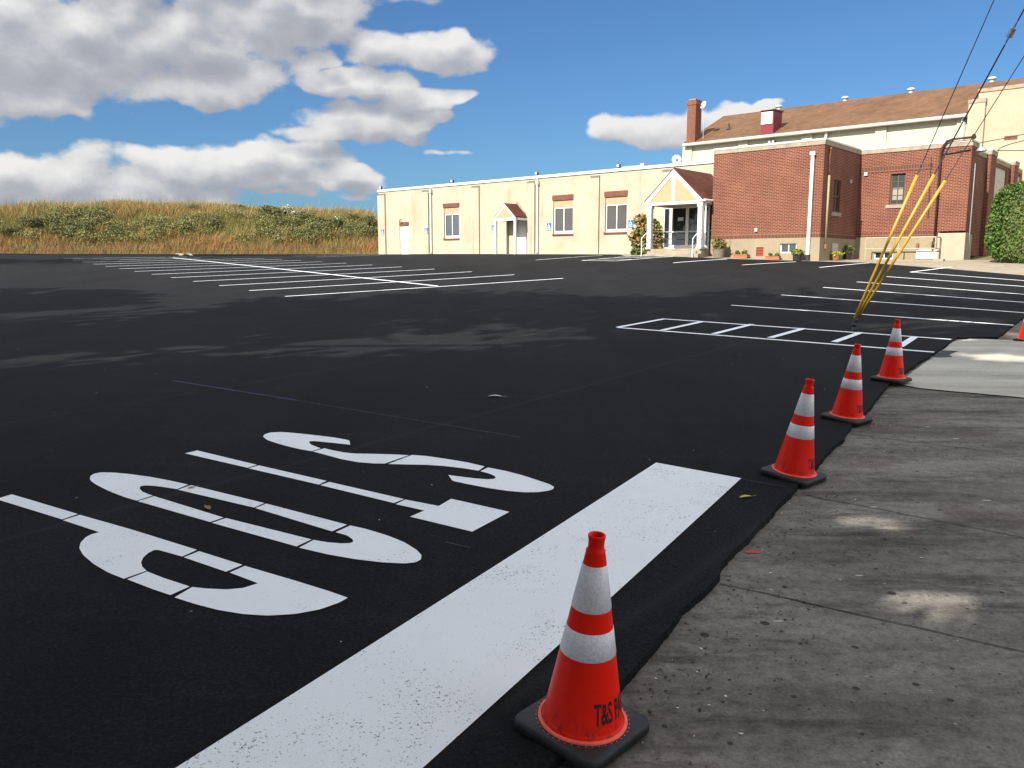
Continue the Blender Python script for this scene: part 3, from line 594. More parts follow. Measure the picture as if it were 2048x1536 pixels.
MB().box(d2[0]+0.85, d2[0]+1.02, -0.02, 0.0, d2[2]+1.5, d2[2]+1.75).build('mail_box', M['dark'], A) if False else None
# entrance porch, steps and glazed vestibule
pw = -3.7; pu0 = wl(1291,405.4,pw)[0]; pu1 = wl(1409,399.3,pw)[0]; pze = wl(1350,402,pw)[1]; pza = wl(1348.7,338,pw)[1]
porch = gable(A, 'entrance_porch', pu0, pu1, pw, -0.002, pze, pza, 0.12, M['roof_red'], M['peach'], True, 0.17, 0.22, 0.08)
MB().box(pu0+0.1, pu1-0.1, pw+0.1, -0.01, pze-0.05, pze-0.02).build('soffit', M['soffit_tan'], porch)
FZ = wl(1350,497.6,pw)[1]
for x in (1299.5, 1400.5):
    u = wl(x, 450, pw)[0]; f = MB().box(u-0.11, u+0.11, pw-0.08, pw+0.14, FZ, pze-0.171); f.box(u-0.14, u+0.14, pw-0.11, pw+0.17, pze-0.32, pze-0.172); f.box(u-0.14, u+0.14, pw-0.11, pw+0.17, FZ, FZ+0.1)
    f.build('porch_post', M['white'], porch)
MB().tube([(pu1-0.02, pw+0.2, FZ+0.1), (pu1-0.02, pw+0.2, pze-0.1)], 0.045).tube([(pu1-0.02, pw+0.2, FZ+0.13), (pu1+0.14, pw+0.1, FZ+0.06)], 0.045).build('downspout', M['white'], porch)
MB().tube([(pu1+0.05, pw-0.1, pze-0.03), (pu1+0.05, -0.1, pze-0.03)], 0.06).build('gutter', M['white'], porch)
su0 = wl(1289,505,pw-0.8)[0]; su1 = wl(1398,505,pw-0.8)[0]; g0 = Gw(26, -4)-0.2
f = MB().box(su0, 28.4, pw-0.25, 0, g0, FZ); hst = (FZ - Gw(26.5, pw-1.1) - 0.03)/2.5
f.box(su0, su1, pw-0.58, pw-0.251, g0, FZ-hst*0.8); f.box(su0, su1, pw-0.9, pw-0.581, g0, FZ-hst*1.7)
f.build('entrance_steps', M['walk'], porch, bevel=0.012)
def handrail(u, w_top, w_bot, zt, zb, n_parts):
    f = MB(); f.tube([(u, w_bot, zb-0.02), (u, w_bot, zb+0.88), (u, w_bot+0.28, zb+1.06), (u, w_top, zt+0.95)], 0.024)
    f.tube([(u, w_bot, zb+0.45), (u, w_top, zt+0.48)], 0.02); f.tube([(u, w_top, zt), (u, w_top, zt+0.95)], 0.024)
    return f.build('handrail', M['white'], porch)
for x in (1284.5, 1386.5):
    u = wl(x, 495, pw-0.9)[0]; handrail(u, pw-0.12, pw-0.97, FZ, Gw(u, pw-1)+0.03, 1)
for a in (pu0+0.25, 28.15):
    f = MB()
    for z in (0.25, 0.55, 0.88): f.tube([(a, pw+0.2, FZ+z), (a, -1.0, FZ+z)], 0.018)
    f.build('porch_railing', M['white'], porch)
# vestibule
vz = pze-0.06; vw = -0.95; cuts = [wl(x, 450, vw)[0] for x in (1325,1341,1374,1401,1419)]
V = MB().box(VU0, VU0+0.12, vw, 0.0, FZ, vz).build('vestibule', M['white'], A)
for i in range(len(cuts)-1):
    r = (cuts[i]+0.002, cuts[i+1]-0.002, FZ+0.005, vz-0.02)
    if i in (1, 2):
        o = framed(V, 'entrance_door', r, vw, 0.085, M['white'], M['glass'], (), (0.42,), depth=0.06, back=0.03, bottom=0.24)
    else: o = framed(V, 'sidelight', r, vw, 0.09, M['alu'], M['glass'], (), (0.42,), depth=0.06, back=0.03, bottom=0.14)
hu = cuts[2]-0.12
MB().tube([(hu, vw-0.01, FZ+0.95), (hu, vw-0.07, FZ+0.98), (hu, vw-0.07, FZ+1.22), (hu, vw-0.01, FZ+1.25)], 0.016).build('pull_handle', M['greymetal'], V)
MB().box(cuts[1]+0.42, cuts[1]+0.74, vw+0.022, vw+0.028, FZ+1.5, FZ+1.68).build('door_notice', M['offwhite'], V)
MB().box(VU0+0.13, VU1, vw+0.7, vw+0.72, FZ, vz).build('inner_wall', M['curtain'], V)
MB().box(VU0, VU1, vw, 0.0, vz, vz+0.04).build('vestibule_roof', M['white'], V)
# ------------------------------------------------------------------ brick wing: two blocks
BR = root('brick_building', 33.75, -3.0, Gw(33.75, -3), 'red brick building with pale stone coping and rendered plinth in two stepped blocks', 'building')
u0, u1, w1, w2, u2 = 28.46, 33.75, -3.0, 1.655, 38.53
zcop = 5.12 + H; zf1 = wl(1530,476.8,w1)[1]; bw = rect(1560,1593,487,506,w1); lv = rect(1513,1527,494.5,512.5,w1)
wn2 = rect(1780,1809.5,347.5,409,w2); bw2 = rect(1748,1786,503.5,518,w2); zf2 = wl(1790,473.5,w2)[1]
s1 = (sl(1666,390,u1)[0], sl(1680.5,390,u1)[0], sl(1673,425,u1)[1], sl(1673,360,u1)[1]); sol = 0.2
mb = MB(); wall_front(mb, u0, u1, zf1+sol, zcop, w1, [], 0.15); mb.add([(u0, w1, zf1), (u0, 2, zf1), (u0, 2, zcop), (u0, w1, zcop)], [(3, 2, 1, 0)])
wall_front(mb, w1, w2, zf1+sol, zcop, u1, [s1], -0.14, axis='w')
wall_front(mb, u1, u2, zf2+sol, zcop, w2, [wn2], 0.14)
UR = 38.32
mb.add([(u2, w2, 0.3+H), (u2, 2.86, 0.3+H), (u2, 2.86, zcop), (u2, w2, zcop)], [(0, 1, 2, 3)]); mb.add([(u2, 2.86, 0.3+H), (UR, 2.86, 0.3+H), (UR, 2.86, zcop), (u2, 2.86, zcop)], [(0, 1, 2, 3)])
piers = [(5.64, 6.85), (11.35, 12.5), (17.05, 18.25)]
pan = [(7.3, 10.6, 2.3+H, 4.78+H), (13.0, 16.4, 2.3+H, 4.78+H)]
wall_front(mb, 2.86, 21.0, 0.3+H, zcop-0.18, UR, pan, -0.12, axis='w')
for a, b in piers: mb.box(UR-0.05, u2, a, b, 0.3+H, zcop)
wo = mb.build('wall', M['brick'], BR)
mb = MB(); mb.box(u0, u1+0.01, w1-0.01, w1+0.1, zf1, zf1+sol-0.001); mb.box(u1-0.1, u1+0.01, w1+0.101, w2-0.02, zf1, zf1+sol-0.001); mb.box(u1+0.011, 37.5, w2-0.01, w2+0.1, zf2, zf2+sol-0.001)
mb.build('soldier_course', M['soldier'], BR)
zb = wl(1800,337,w2)[1]; MB().box(u1+0.02, 36.95, w2-0.012, w2+0.1, zb-0.12, zb+0.14).build('soldier_band', M['soldier'], BR)
mb = MB(); gb = 0.25+H-0.6
wall_front(mb, u0, u1+0.02, gb, zf1-0.001, w1-0.025, [bw, lv], 0.14); wall_front(mb, w1-0.025, w2, gb, zf1-0.001, u1+0.02, [], -0.1, axis='w'); wall_front(mb, u1+0.02, 37.45, gb, zf2-0.001, w2-0.025, [bw2], 0.14)
mb.add([(u0, w1-0.025, zf1-0.001), (u1+0.02, w1-0.025, zf1-0.001), (u1+0.02, w1+0.02, zf1-0.001), (u0, w1+0.02, zf1-0.001)], [(0, 1, 2, 3)])
mb.build('plinth', M['concrete_base'], BR)
cb = (37.43, u2+0.03, gb, wl(1905,466,w2)[1])
MB().box(cb[0], cb[1], w2-0.07, w2+0.9, cb[2], cb[3]).box(UR-0.02, u2+0.02, w2+0.901, 2.9, cb[2], cb[3]-0.05).build('rendered_corner', M['box_concrete'], BR, bevel=0.01)
mb = MB(); ct = zcop+0.19
mb.box(u0-0.02, u1+0.03, w1-0.03, w1+0.25, zcop, ct); mb.box(u1-0.25, u1+0.03, w1+0.251, w2-0.031, zcop, ct); mb.box(u1+0.031, u2+0.03, w2-0.03, w2+0.25, zcop, ct); mb.box(u2-0.25, u2+0.03, w2+0.251, 2.88, zcop, ct)
mb.box(UR-0.2, UR+0.03, 2.881, 21, zcop-0.18, ct-0.18)
for a, b in piers: mb.box(UR+0.031, u2+0.03, a-0.03, b+0.03, zcop, ct)
cop = mb.build('coping', M['limestone'], BR)
mb = MB(); t = ct+0.07
mb.box(u0-0.03, u1+0.05, w1-0.05, w1+0.27, ct, t); mb.box(u1-0.27, u1+0.05, w1+0.271, w2-0.051, ct, t); mb.box(u1+0.051, u2+0.05, w2-0.05, w2+0.27, ct, t); mb.box(u2-0.27, u2+0.05, w2+0.271, 2.9, ct, t); mb.box(UR-0.22, UR+0.05, 2.901, 21, ct-0.18, t-0.18)
for a, b in piers: mb.box(UR+0.051, u2+0.05, a-0.05, b+0.05, ct, t)
mb.build('coping_flashing', M['white'], BR)
MB().box(u0+0.05, u1-0.05, w1+0.3, 14, zcop-0.3, zcop-0.2).box(u1-0.05, u2-0.3, w2+0.3, 21, zcop-0.3, zcop-0.201).build('roof', M['darkroof'], BR)
framed(BR, 'basement_window', bw, w1+0.05, 0.05, M['white'], M['glass_blue'], (0.5,), depth=0.05, back=0.025)
f = MB()
for i in range(6):
    z = lv[2] + (lv[3]-lv[2])*i/6; f.prismx([(w1+0.0, z+0.01), (w1+0.08, z+0.06), (w1+0.08, z+0.085), (w1+0.0, z+0.03)], lv[0]+0.02, lv[1]-0.02)
f.box(lv[0]+0.001, lv[1]-0.001, w1+0.09, w1+0.11, lv[2], lv[3]); f.build('louvre_vent', M['louver_red'], BR)
framed(BR, 'basement_window', bw2, w2+0.05, 0.05, M['white'], M['glass'], (0.52,), depth=0.05, back=0.025)
r = rect(1833,1874,499.5,517.5,w2)
MB().box(r[0], r[1], w2-0.06, w2-0.026, r[2], r[3]).build('white_panel', M['white'], BR)
wn = framed(BR, 'sash_window', wn2, w2+0.08, 0.055, M['window_brown'], [M['glass_blue'], M['glass_blue']], (0.5,), (0.3, 0.52, 0.75), depth=0.05, back=0.025)
MB().box(wn2[0]+0.1, wn2[1]-0.1, w2+0.0985, w2+0.102, wn2[2]+0.22, wn2[2]+(wn2[3]-wn2[2])*0.55).build('window_blind', M['curtain'], wn)
MB().box(wn2[0]-0.14, wn2[1]+0.06, w2-0.05, w2+0.12, wn2[2]-0.16, wn2[2]-0.002).build('sill', M['limestone'], BR)
# window of the shaded side wall
f = MB(); a, b, c, d = s1; fw = 0.07; x = u1-0.11
f.box(x, x+0.05, a, a+fw, c, d); f.box(x, x+0.05, b-fw, b, c, d); f.box(x, x+0.05, a+fw, b-fw, c, c+fw); f.box(x, x+0.05, a+fw, b-fw, d-fw, d); f.box(x+0.004, x+0.046, a+fw, b-fw, (c+d)/2-0.03, (c+d)/2+0.03); f.box(x+0.006, x+0.044, (a+b)/2-0.025, (a+b)/2+0.025, c+fw, d-fw)
wn = f.build('side_window', M['window_brown'], BR); MB().box(x+0.015, x+0.025, a+fw*0.9, b-fw*0.9, c+fw*0.9, d-fw*0.9).build('pane', M['glass'], wn)
MB().box(u1-0.1, u1+0.05, a-0.14, b+0.14, c-0.17, c-0.002).build('sill', M['limestone'], BR)
for p in pan: MB().box(UR-0.1, UR-0.06, p[0], p[1], p[2], p[3]).box(UR-0.059, UR-0.05, p[0], p[1], p[3]-0.65, p[3]-0.6).build('wall_panel', M['offwhite'], BR)
# downspout on the first block
u = wl(1621,400,w1-0.1)[0]; zg = Gw(u, w1)
f = MB().box(u-0.07, u+0.07, w1-0.14, w1-0.03, zg+0.28, wl(1627,310,w1)[1]); f.box(u-0.115, u+0.115, w1-0.18, w1-0.02, wl(1627,311,w1)[1], wl(1627,303.5,w1)[1])
dn = f.build('downspout', M['white'], BR, bevel=0.012); MB().tube([(u, w1-0.09, zg+0.02), (u, w1-0.09, zg+0.3)], 0.1, 12).build('downspout_boot', M['dark'], dn)
uu = sl(1653,400,u1)[0]; zt = sl(1653,298,u1)[1]; zbt = sl(1648,488,u1)[1]; zm = sl(1653,350,u1)[1]
pp = MB().tube([(u1+0.06, uu, zbt), (u1+0.06, uu, zm)], 0.05).build('wall_pipe', M['tanpipe'], BR, True)
MB().tube([(u1+0.06, uu, zm), (u1+0.06, uu, zt), (u1+0.1, uu-0.05, zt+0.08)], 0.05).build('pipe_top', M['rust'], pp, True); MB().tube([(u1+0.06, uu, zbt-0.2), (u1+0.06, uu, zbt)], 0.075).build('pipe_foot', M['rust'], pp)
q = sl(1662,498,u1)[0], sl(1674,498,u1)[0]; zc = sl(1668,498,u1)[1]
MB().box(u1+0.021, u1+0.05, q[0], q[1], zc-0.25, zc+0.25).build('basement_panel', M['alu'], BR)
for uv in ((1513,460),): a, z = wl(*uv, w1); MB().box(a-0.07, a+0.07, w1-0.08, w1-0.001, z-0.08, z+0.08).build('vent_box', M['offwhite'], BR, bevel=0.01)
a, z = wl(1732.5,348.5,w2); MB().box(a-0.08, a+0.08, w2-0.09, w2-0.013, z-0.08, z+0.08).build('wall_lamp', M['offwhite'], BR, bevel=0.015)
a, z = sl(1700,363,u1); MB().box(u1+0.001, u1+0.09, a-0.05, a+0.05, z-0.08, z+0.08).build('wall_lamp', M['offwhite'], BR, bevel=0.015)
# oxide red service mast on the second block, bending over the coping
a, z0 = wl(1867.5,494,w2-0.15); zt = wl(1875,290,w2-0.15)[1]; f = MB()
arc = [(a, w2-0.13, z0), (a, w2-0.13, zt-0.35), (a+0.05, w2-0.13, zt-0.1), (a+0.2, w2-0.13, zt+0.13), (a+0.45, w2-0.13, zt+0.2), (a+1.2, w2-0.13, zt+0.21)]
f.tube(arc, 0.05, 10).tube([(a-0.02, w2-0.13, z0), (a-0.02, w2-0.13, z0+0.25)], 0.085, 10).lathe([(0.08, zt+0.14), (0.11, zt+0.2), (0.07, zt+0.32), (0.0, zt+0.36)], a+1.27, w2-0.13, 12)
f.build('service_mast', M['rustdark'], BR, True)
f = MB(); a2, zz = wl(1880,307,w2-0.08); f.tube([(a+0.02, w2-0.05, zz-0.04), (a+0.5, w2-0.04, zz), (u2-0.05, w2-0.06, zz+0.08)], 0.025)
f.tube([(36.9, w2-0.03, wl(1890,312,w2)[1]), (36.95, w2-0.03, 2.0+H)], 0.015)
f.build('wall_cable', M['cable'], BR)
a = sl(1953,400,u2)[0]; MB().tube([(u2+0.03, 2.3, 0.6+H), (u2+0.03, 2.3, 4.4+H)], 0.03).build('conduit', M['greymetal'], BR)
MB().tube([(37.25, w2-0.1, z0-0.1), (37.25, w2-0.1, z0+0.2)], 0.05).build('gas_stub', M['rust'], BR); MB().tube([(36.6, w2-0.1, z0-0.05), (36.6, w2-0.1, z0+0.18)], 0.06).build('gas_stub', M['rust'], BR)
# ------------------------------------------------------------------ the tall hall behind
we = 15.0; ue, ze = wl(1367.4, 287, we); wr, zr = sl(1448, 232, ue); uR = 64.0; uE2 = wl(1936, 228, we)[0]
HB = root('hall_building', 28, we, Gw(28, 10), 'tall pale yellow hall with a long brown shingled gable roof behind the brick wing', 'building')
slope = (zr-ze)/(wr-we); wb = 2*wr-we
def roof_z(w): return ze + (w-we)*slope
def roof_hit(u, v):
    lo, hi = we-2, wr+3
    for _ in range(50):
        m = (lo+hi)/2; a, z = wl(u, v, m)
        if z > roof_z(m): lo = m
        else: hi = m
    a, z = wl(u, v, lo); return a, lo, z
wf = we+0.4; mb = MB()
mb.box(ue+0.3, 38.0, wf, wf+0.3, 2, ze-0.1); mb.prismx([(wf+0.301, 2), (wb-0.4, 2), (wb-0.4, ze-0.1), (wr, zr-0.15), (wf+0.301, ze-0.1)], ue+0.3, ue+0.6)
mb.build('wall', M['cream_smooth'], HB)
MB().prismx([(we, ze), (wr, zr), (wb, ze), (wb, ze-0.12), (wr, zr-0.14), (we, ze-0.12)], ue, uR).build('roof', M['roof_brown'], HB)
MB().box(ue+0.02, uE2, we+0.01, wf, ze-0.2, ze-0.122).build('soffit', M['soffit_tan'], HB)
f = MB().prismx([(we-0.13, ze-0.02), (we+0.0, ze-0.02), (we+0.0, ze-0.2), (we-0.1, ze-0.2), (we-0.13, ze-0.12)], ue-0.05, uE2); f.build('gutter', M['offwhite'], HB)
MB().prismx([(we-0.02, ze-0.16), (wr, zr-0.19), (wr, zr+0.0), (we-0.02, ze+0.02)], ue-0.03, ue-0.001).build('barge_board', M['roof_brown'], HB)
for xa, xb in ((1368,1386),(1479,1497.5),(1605,1626),(1751,1773.5),(1913,1930)):
    MB().box(wl(xa,270,wf)[0], wl(xb,270,wf)[0], wf-0.13, wf-0.001, 2.5, ze-0.21).build('pilaster', M['cream_smooth'], HB)
for x in (1653.5, 1925.5):
    u = wl(x, 250, wf-0.2)[0]; MB().box(u-0.07, u+0.07, wf-0.25, wf-0.135, 4, ze-0.21).build('downspout', M['white'], HB)
for x in (1839, 1851):
    pass
# brick chimney
a0, a1 = wl(1374,240,we+0.1)[0], wl(1391,240,we+0.1)[0]; dpt = sl(1402.5,240,a1)[0]; zt = wl(1382,200,we+0.1)[1]
ch = MB().box(a0, a1, we+0.1, dpt, ze-0.1, zt-0.35).box(a0-0.04, a1+0.04, we+0.06, dpt+0.04, zt-0.35, zt-0.16).box(a0, a1, we+0.1, dpt, zt-0.16, zt).build('chimney', M['brick'], HB)
MB().box(a0+0.08, a1-0.08, we+0.18, dpt-0.08, zt, zt+0.08).build('chimney_cap', M['limestone'], ch)
# crimson ventilator on the roof slope
hu, hw_, hz = roof_hit(1534.5, 268.5); a0, a1 = wl(1522,245,hw_)[0], wl(1547,245,hw_)[0]; zt = wl(1534,221,hw_)[1]; dpt = hw_+1.35
cu = MB().box(a0, a1, hw_, dpt, hz-0.04, zt).build('roof_ventilator', M['cupola'], HB)
MB().prismx([(hw_-0.12, zt), (dpt+0.05, zt), (dpt+0.05, zt+0.1), (hw_-0.12, zt+0.02)], a0-0.06, a1+0.08).build('ventilator_roof', M['cupola'], cu)
f = MB(); zl0, zl1 = wl(1534,248,hw_)[1], wl(1534,224,hw_)[1]; b0, b1 = wl(1523,240,hw_)[0], wl(1545,240,hw_)[0]
f.box(b0, b1, hw_-0.05, hw_-0.001, zl0, zl0+0.06); f.box(b0, b1, hw_-0.05, hw_-0.001, zl1-0.05, zl1); f.box(b0, b0+0.06, hw_-0.05, hw_-0.001, zl0+0.06, zl1-0.05); f.box(b1-0.05, b1, hw_-0.05, hw_-0.001, zl0+0.06, zl1-0.05)
for i in range(7):
    z = zl0+0.06 + (zl1-zl0-0.11)*i/7; f.prismx([(hw_-0.045, z), (hw_-0.002, z+0.06), (hw_-0.002, z+0.08), (hw_-0.045, z+0.02)], b0+0.06, b1-0.05)
f.build('louvre', M['white'], cu)
for x, y in ((1558,218),(1690,201),(1822,184.5),(1984,163)):
    a, w, z = roof_hit(x, y); MB().lathe([(0.17, z-0.3), (0.15, z+0.02), (0.15, z+0.1), (0.25, z+0.12), (0.26, z+0.2), (0.18, z+0.27), (0.0, z+0.29)], a, w, 16).build('roof_vent', M['offwhite'], HB, True)
a, w, z = roof_hit(1458, 258); MB().tube([(a, w, z-0.1), (a, w, z+0.4)], 0.06).lathe([(0.25, z-0.05), (0.08, z+0.1)], a, w, 10).build('vent_pipe', M['dark'], HB)
for i, (x, y, xa) in enumerate(((1839,265,0),(1851,265,0))): pass
# taller end wall with its own parapet and corner pier
tw = 14.55; ta = wl(1957,200,tw)[0]; tb = uR; zt0 = wl(2000,173,tw)[1]
mb = MB().box(ta, tb, tw, tw+1.2, 3, zt0-0.2)
T_ = mb.build('end_wall', M['tan_wall'], HB); MB().box(ta-0.04, tb, tw-0.05, tw+1.25, zt0-0.2, zt0).build('end_wall_coping', M['limestone'], T_)
pa, pb = wl(1935.5,230,tw-0.25)[0], wl(1969,230,tw-0.25)[0]; zp = wl(1952,198,tw-0.25)[1]
MB().box(pa, pb, tw-0.25, tw-0.001, 3, zp-0.22).build('corner_pier', M['tan_wall'], HB); MB().box(pa-0.03, pb+0.03, tw-0.28, tw-0.001, zp-0.219, zp).build('pier_cap', M['limestone'], HB)
r = rect(2008.5,2035,272,279,tw); MB().box(r[0], r[1], tw-0.015, tw+0.02, r[2]-0.02, r[3]+0.02).build('brick_vent', M['lintel'], HB)
# ------------------------------------------------------------------ things on the roofs and walls
def floodlight(u, w, z, label, tilt=0.3):
    e = root('floodlight', u, w, z, label, 'floodlight', 'floodlights along the roof edge')
    MB().box(u-0.1, u+0.1, w-0.14, w+0.02, z+0.06, z+0.24).build('lamp_housing', M['dark'], e, bevel=0.02)
    MB().box(u-0.075, u+0.075, w-0.155, w-0.141, z+0.085, z+0.215).build('lamp_lens', M['lens'], e)
    MB().box(u-0.02, u+0.02, w-0.03, w+0.03, z-0.02, z+0.06).build('bracket', M['dark'], e); return e
for x, lb in ((762, 'small dark floodlight on the white roof edge at the far corner of the cream building'), (905, 'small dark floodlight on the cream roof edge above the small brick-capped window'), (1074, 'small dark floodlight on the cream roof edge above the downspout beside the small door hood'), (1237, 'small dark floodlight on the cream roof edge above the last window before the porch')):
    floodlight(wl(x, 370, 0)[0], 0.05, ZT+0.13, lb)
a, z = wl(1544, 284.5, wf-0.15); e = root('floodlight', a, wf-0.15, z, 'twin-headed floodlight on the pale hall wall just above the brick wing', 'floodlight')
for d in (-0.13, 0.13):
    MB().box(a+d-0.1, a+d+0.1, wf-0.3, wf-0.12, z-0.1, z+0.1).build('lamp_housing', M['dark'], e, bevel=0.02); MB().box(a+d-0.075, a+d+0.075, wf-0.315, wf-0.301, z-0.075, z+0.075).build('lamp_lens', M['lens'], e)
MB().box(a-0.06, a+0.06, wf-0.12, wf-0.001, z-0.04, z+0.04).build('bracket', M['offwhite'], e)
a, w = u2+0.25, w2+0.35; z = sl(1962,304,u2+0.2)[1]
e = root('area_light', a, w, z, 'grey dome area light on a short arm at the shaded brick corner', 'area light')
MB().lathe([(0.0, z+0.17), (0.14, z+0.14), (0.22, z+0.02), (0.21, z-0.02)], a+0.05, w, 16, cap=False).build('lamp_shade', M['greymetal'], e, True); MB().tube([(u2+0.0, w, z+0.08), (a, w, z+0.12)], 0.03).build('bracket', M['dark'], e)
MB().lathe([(0.1, z-0.02), (0.09, z-0.12), (0, z-0.13)], a+0.05, w, 12).build('lamp_globe', M['lens'], e, True)
def dish(u, w, z, r, label, base_z, aim):
    e = root('satellite_dish', u, w, base_z, label, 'satellite dish')
    d = Vector(aim).normalized(); q = d.to_track_quat('Z', 'Y').to_matrix(); n = 20; vs = []; k = 6
    for i in range(k):
        t = i/(k-1)
        for j in range(n): vs.append(Vector((u, w, z)) + q @ Vector((r*t*math.cos(2*math.pi*j/n), r*1.1*t*math.sin(2*math.pi*j/n), 0.28*r*t*t)))
    fs = [(i*n+j, i*n+(j+1) % n, (i+1)*n+(j+1) % n, (i+1)*n+j) for i in range(k-1) for j in range(n)]
    m = MB(); m.add(vs, fs); o = m.build('reflector', M['greymetal'] if r < 0.2 else M['offwhite'], e, True); s = o.modifiers.new('Solidify', 'SOLIDIFY'); s.thickness = 0.02
    tip = Vector((u, w, z)) + q @ Vector((0, -r*0.5, r*1.0)); MB().tube([Vector((u, w, z)) + q @ Vector((0, -r, 0.2*r)), tip], 0.015).box(tip.x-0.04, tip.x+0.04, tip.y-0.04, tip.y+0.04, tip.z-0.05, tip.z+0.05).build('feed_arm', M['dark'], e)
    MB().tube([(u, w+0.02, base_z), (u, w+0.02, z-0.05), (u, w, z)], 0.022).build('mast', M['greymetal'], e)
a, z = wl(1353, 320.5, 0.6); dish(a, 0.6, z, 0.26, 'grey satellite dish on the cream flat roof above the porch gable', ZT-0.25, (0.5, -0.7, 0.35))
a, z = wl(1408, 211, we+0.6); dish(a, we+0.6, z, 0.27, 'pale satellite dish on a mast beside the brick chimney', ze+0.2, (-0.25, -0.8, 0.3))
r0, r1 = wl(1243, 336, 2.0)[0], wl(1288, 333, 2.0)[0]; zz = wl(1265, 336, 2.0)[1]
e = root('roof_duct', (r0+r1)/2, 2.0, ZT-0.25, 'low grey metal duct lying on the cream flat roof', 'duct')
MB().box(r0, r1, 2.0, 2.5, zz-0.02, zz+0.13).box(r1-0.3, r1-0.05, 2.05, 2.45, zz+0.131, zz+0.24).build('duct_body', M['greymetal'], e, bevel=0.01); MB().box(r0+0.2, r0+0.3, 2.05, 2.45, ZT-0.25, zz-0.021).build('duct_support', M['dark'], e); MB().box(r1-0.3, r1-0.2, 2.05, 2.45, ZT-0.25, zz-0.021).build('duct_support', M['dark'], e)
def acc_sign(x0, x1, y0, y1, label, w=-0.02):
    xm = (x0+x1)/2; u, zt = wl(xm, y0, w); zb = wl(xm, y1, w)[1]; hwid = 0.155
    e = root('accessible_parking_sign', u, w, zb, label, 'parking sign', 'blue accessible parking signs on the cream wall')
    hh = zt-zb; MB().box(u-hwid, u+hwid, w, w+0.018, zb+hh*0.3, zt).build('sign_panel', M['blue'], e)
    c = zb+hh*0.62; f = MB()
    for k in range(13):
        t0, t1 = R(110+k*20), R(130+k*20); f.add([(u-0.01+rr*math.cos(t), w-0.003, c-0.04+rr*math.sin(t)) for t in (t0, t1) for rr in (0.075, 0.055)], [(0, 1, 3, 2)])
    f.box(u-0.03, u-0.01, w-0.004, w-0.001, c-0.01, c+0.08); f.box(u-0.03, u+0.05, w-0.004, w-0.001, c-0.015, c+0.003); f.lathe([(0, 0)], 0, 0, 3) if False else None
    f.add([(u-0.02+0.022*math.cos(t), w-0.004, c+0.105+0.022*math.sin(t)) for t in [2*math.pi*k/10 for k in range(10)]], [tuple(range(10))]); f.add([(u+0.05, w-0.004, c-0.01), (u+0.085, w-0.004, c-0.08), (u+0.065, w-0.004, c-0.085), (u+0.032, w-0.004, c-0.01)], [(0, 1, 2, 3)])
    for t in (zb+hh*0.31, zt-0.018): f.box(u-hwid+0.006, u+hwid-0.006, w-0.003, w-0.001, t, t+0.012)
    f.build('wheelchair_symbol', M['signwhite'], e)
    g = MB().box(u-hwid, u+hwid, w, w+0.018, zb, zb+hh*0.22).build('lower_plate', M['blue'], e); MB().box(u-0.11, u+0.11, w-0.003, w-0.001, zb+hh*0.07, zb+hh*0.15).build('lettering_bar', M['signwhite'], g)
for r, lb, w in (((762,767.5,458,470), 'blue wheelchair parking sign on the corner pilaster at the far end of the cream building', -0.135), ((849,855.5,455,467.5), 'blue wheelchair parking sign on the pilaster between the plain white door and the small window', -0.135), ((984,989.5,449.5,466), 'blue wheelchair parking sign on the cream wall beside the small gabled door hood', -0.02), ((1094,1102,445,460.5), 'blue wheelchair parking sign on the cream wall just before the middle window', -0.02), ((1257.5,1266,439,455), 'blue wheelchair parking sign half hidden by the browning shrub at the porch', -0.02)):
    acc_sign(*r, lb, w)
# ------------------------------------------------------------------ plants and pots along the wall
def pot_thing(name, label, cat, x, w, body, bm, leafm, lumps, n, size, group=None, extra=None):
    u = wl(x, 515, w)[0]; z = Gw(u, w)+0.03
    e = root(name, u, w, z, label, cat, group)
    m = MB(); body(m, u, w, z); m.build('pot', bm, e, bevel=0.006)
    mb = MB()
    addleaves(mb, *leafcloud(mb, [(u+l[0], w+l[1], z+l[2], l[3], l[4], l[5]) for l in lumps], n, size, shell=0.2, up=0.4), 0)
    if extra: addleaves(mb, *leafcloud(mb, [(u+l[0], w+l[1], z+l[2], l[3], l[4], l[5]) for l in lumps], extra, size, shell=0.3), 1)
    mb.build('plant', leafm, e); return e
def tub(r0, r1, h): return lambda m, u, w, z: m.lathe([(r0, z), (r1, z+h*0.92), (r1+0.015, z+h*0.92), (r1+0.015, z+h), (r1-0.03, z+h), (r1-0.035, z+h-0.05)], u, w, 20)
def trough(l, d, h): return lambda m, u, w, z: m.box(u-l, u+l, w-d, w+d, z, z+h*0.8).box(u-l-0.015, u+l+0.015, w-d-0.015, w+d+0.015, z+h*0.8, z+h)
pot_thing('barrel_planter', 'grey wooden half barrel holding a drying bush by the porch steps', 'planter', 1437.5, -3.6, tub(0.24, 0.29, 0.40), M['wood'], [M['leaf_green'], M['leaf_rust']], [(0, 0, 0.6, 0.32, 0.28, 0.26), (-0.05, 0, 0.72, 0.24, 0.22, 0.16)], 380, 0.10, extra=560)
pot_thing('terracotta_trough', 'long terracotta trough with two small tufts beside the wooden barrel', 'planter', 1482, -3.35, trough(0.34, 0.1, 0.19), M['terracotta'], [M['leaf_green']], [(-0.18, 0, 0.24, 0.13, 0.1, 0.1), (0.18, 0, 0.25, 0.14, 0.1, 0.12)], 260, 0.07, 'terracotta troughs at the brick wall')
pot_thing('terracotta_trough', 'long terracotta trough standing below the red louvre vent', 'planter', 1546, -3.35, trough(0.33, 0.1, 0.17), M['terracotta'], [M['leaf_green']], [(-0.12, 0, 0.22, 0.1, 0.09, 0.1), (0.2, 0, 0.2, 0.13, 0.1, 0.1)], 220, 0.065, 'terracotta troughs at the brick wall')
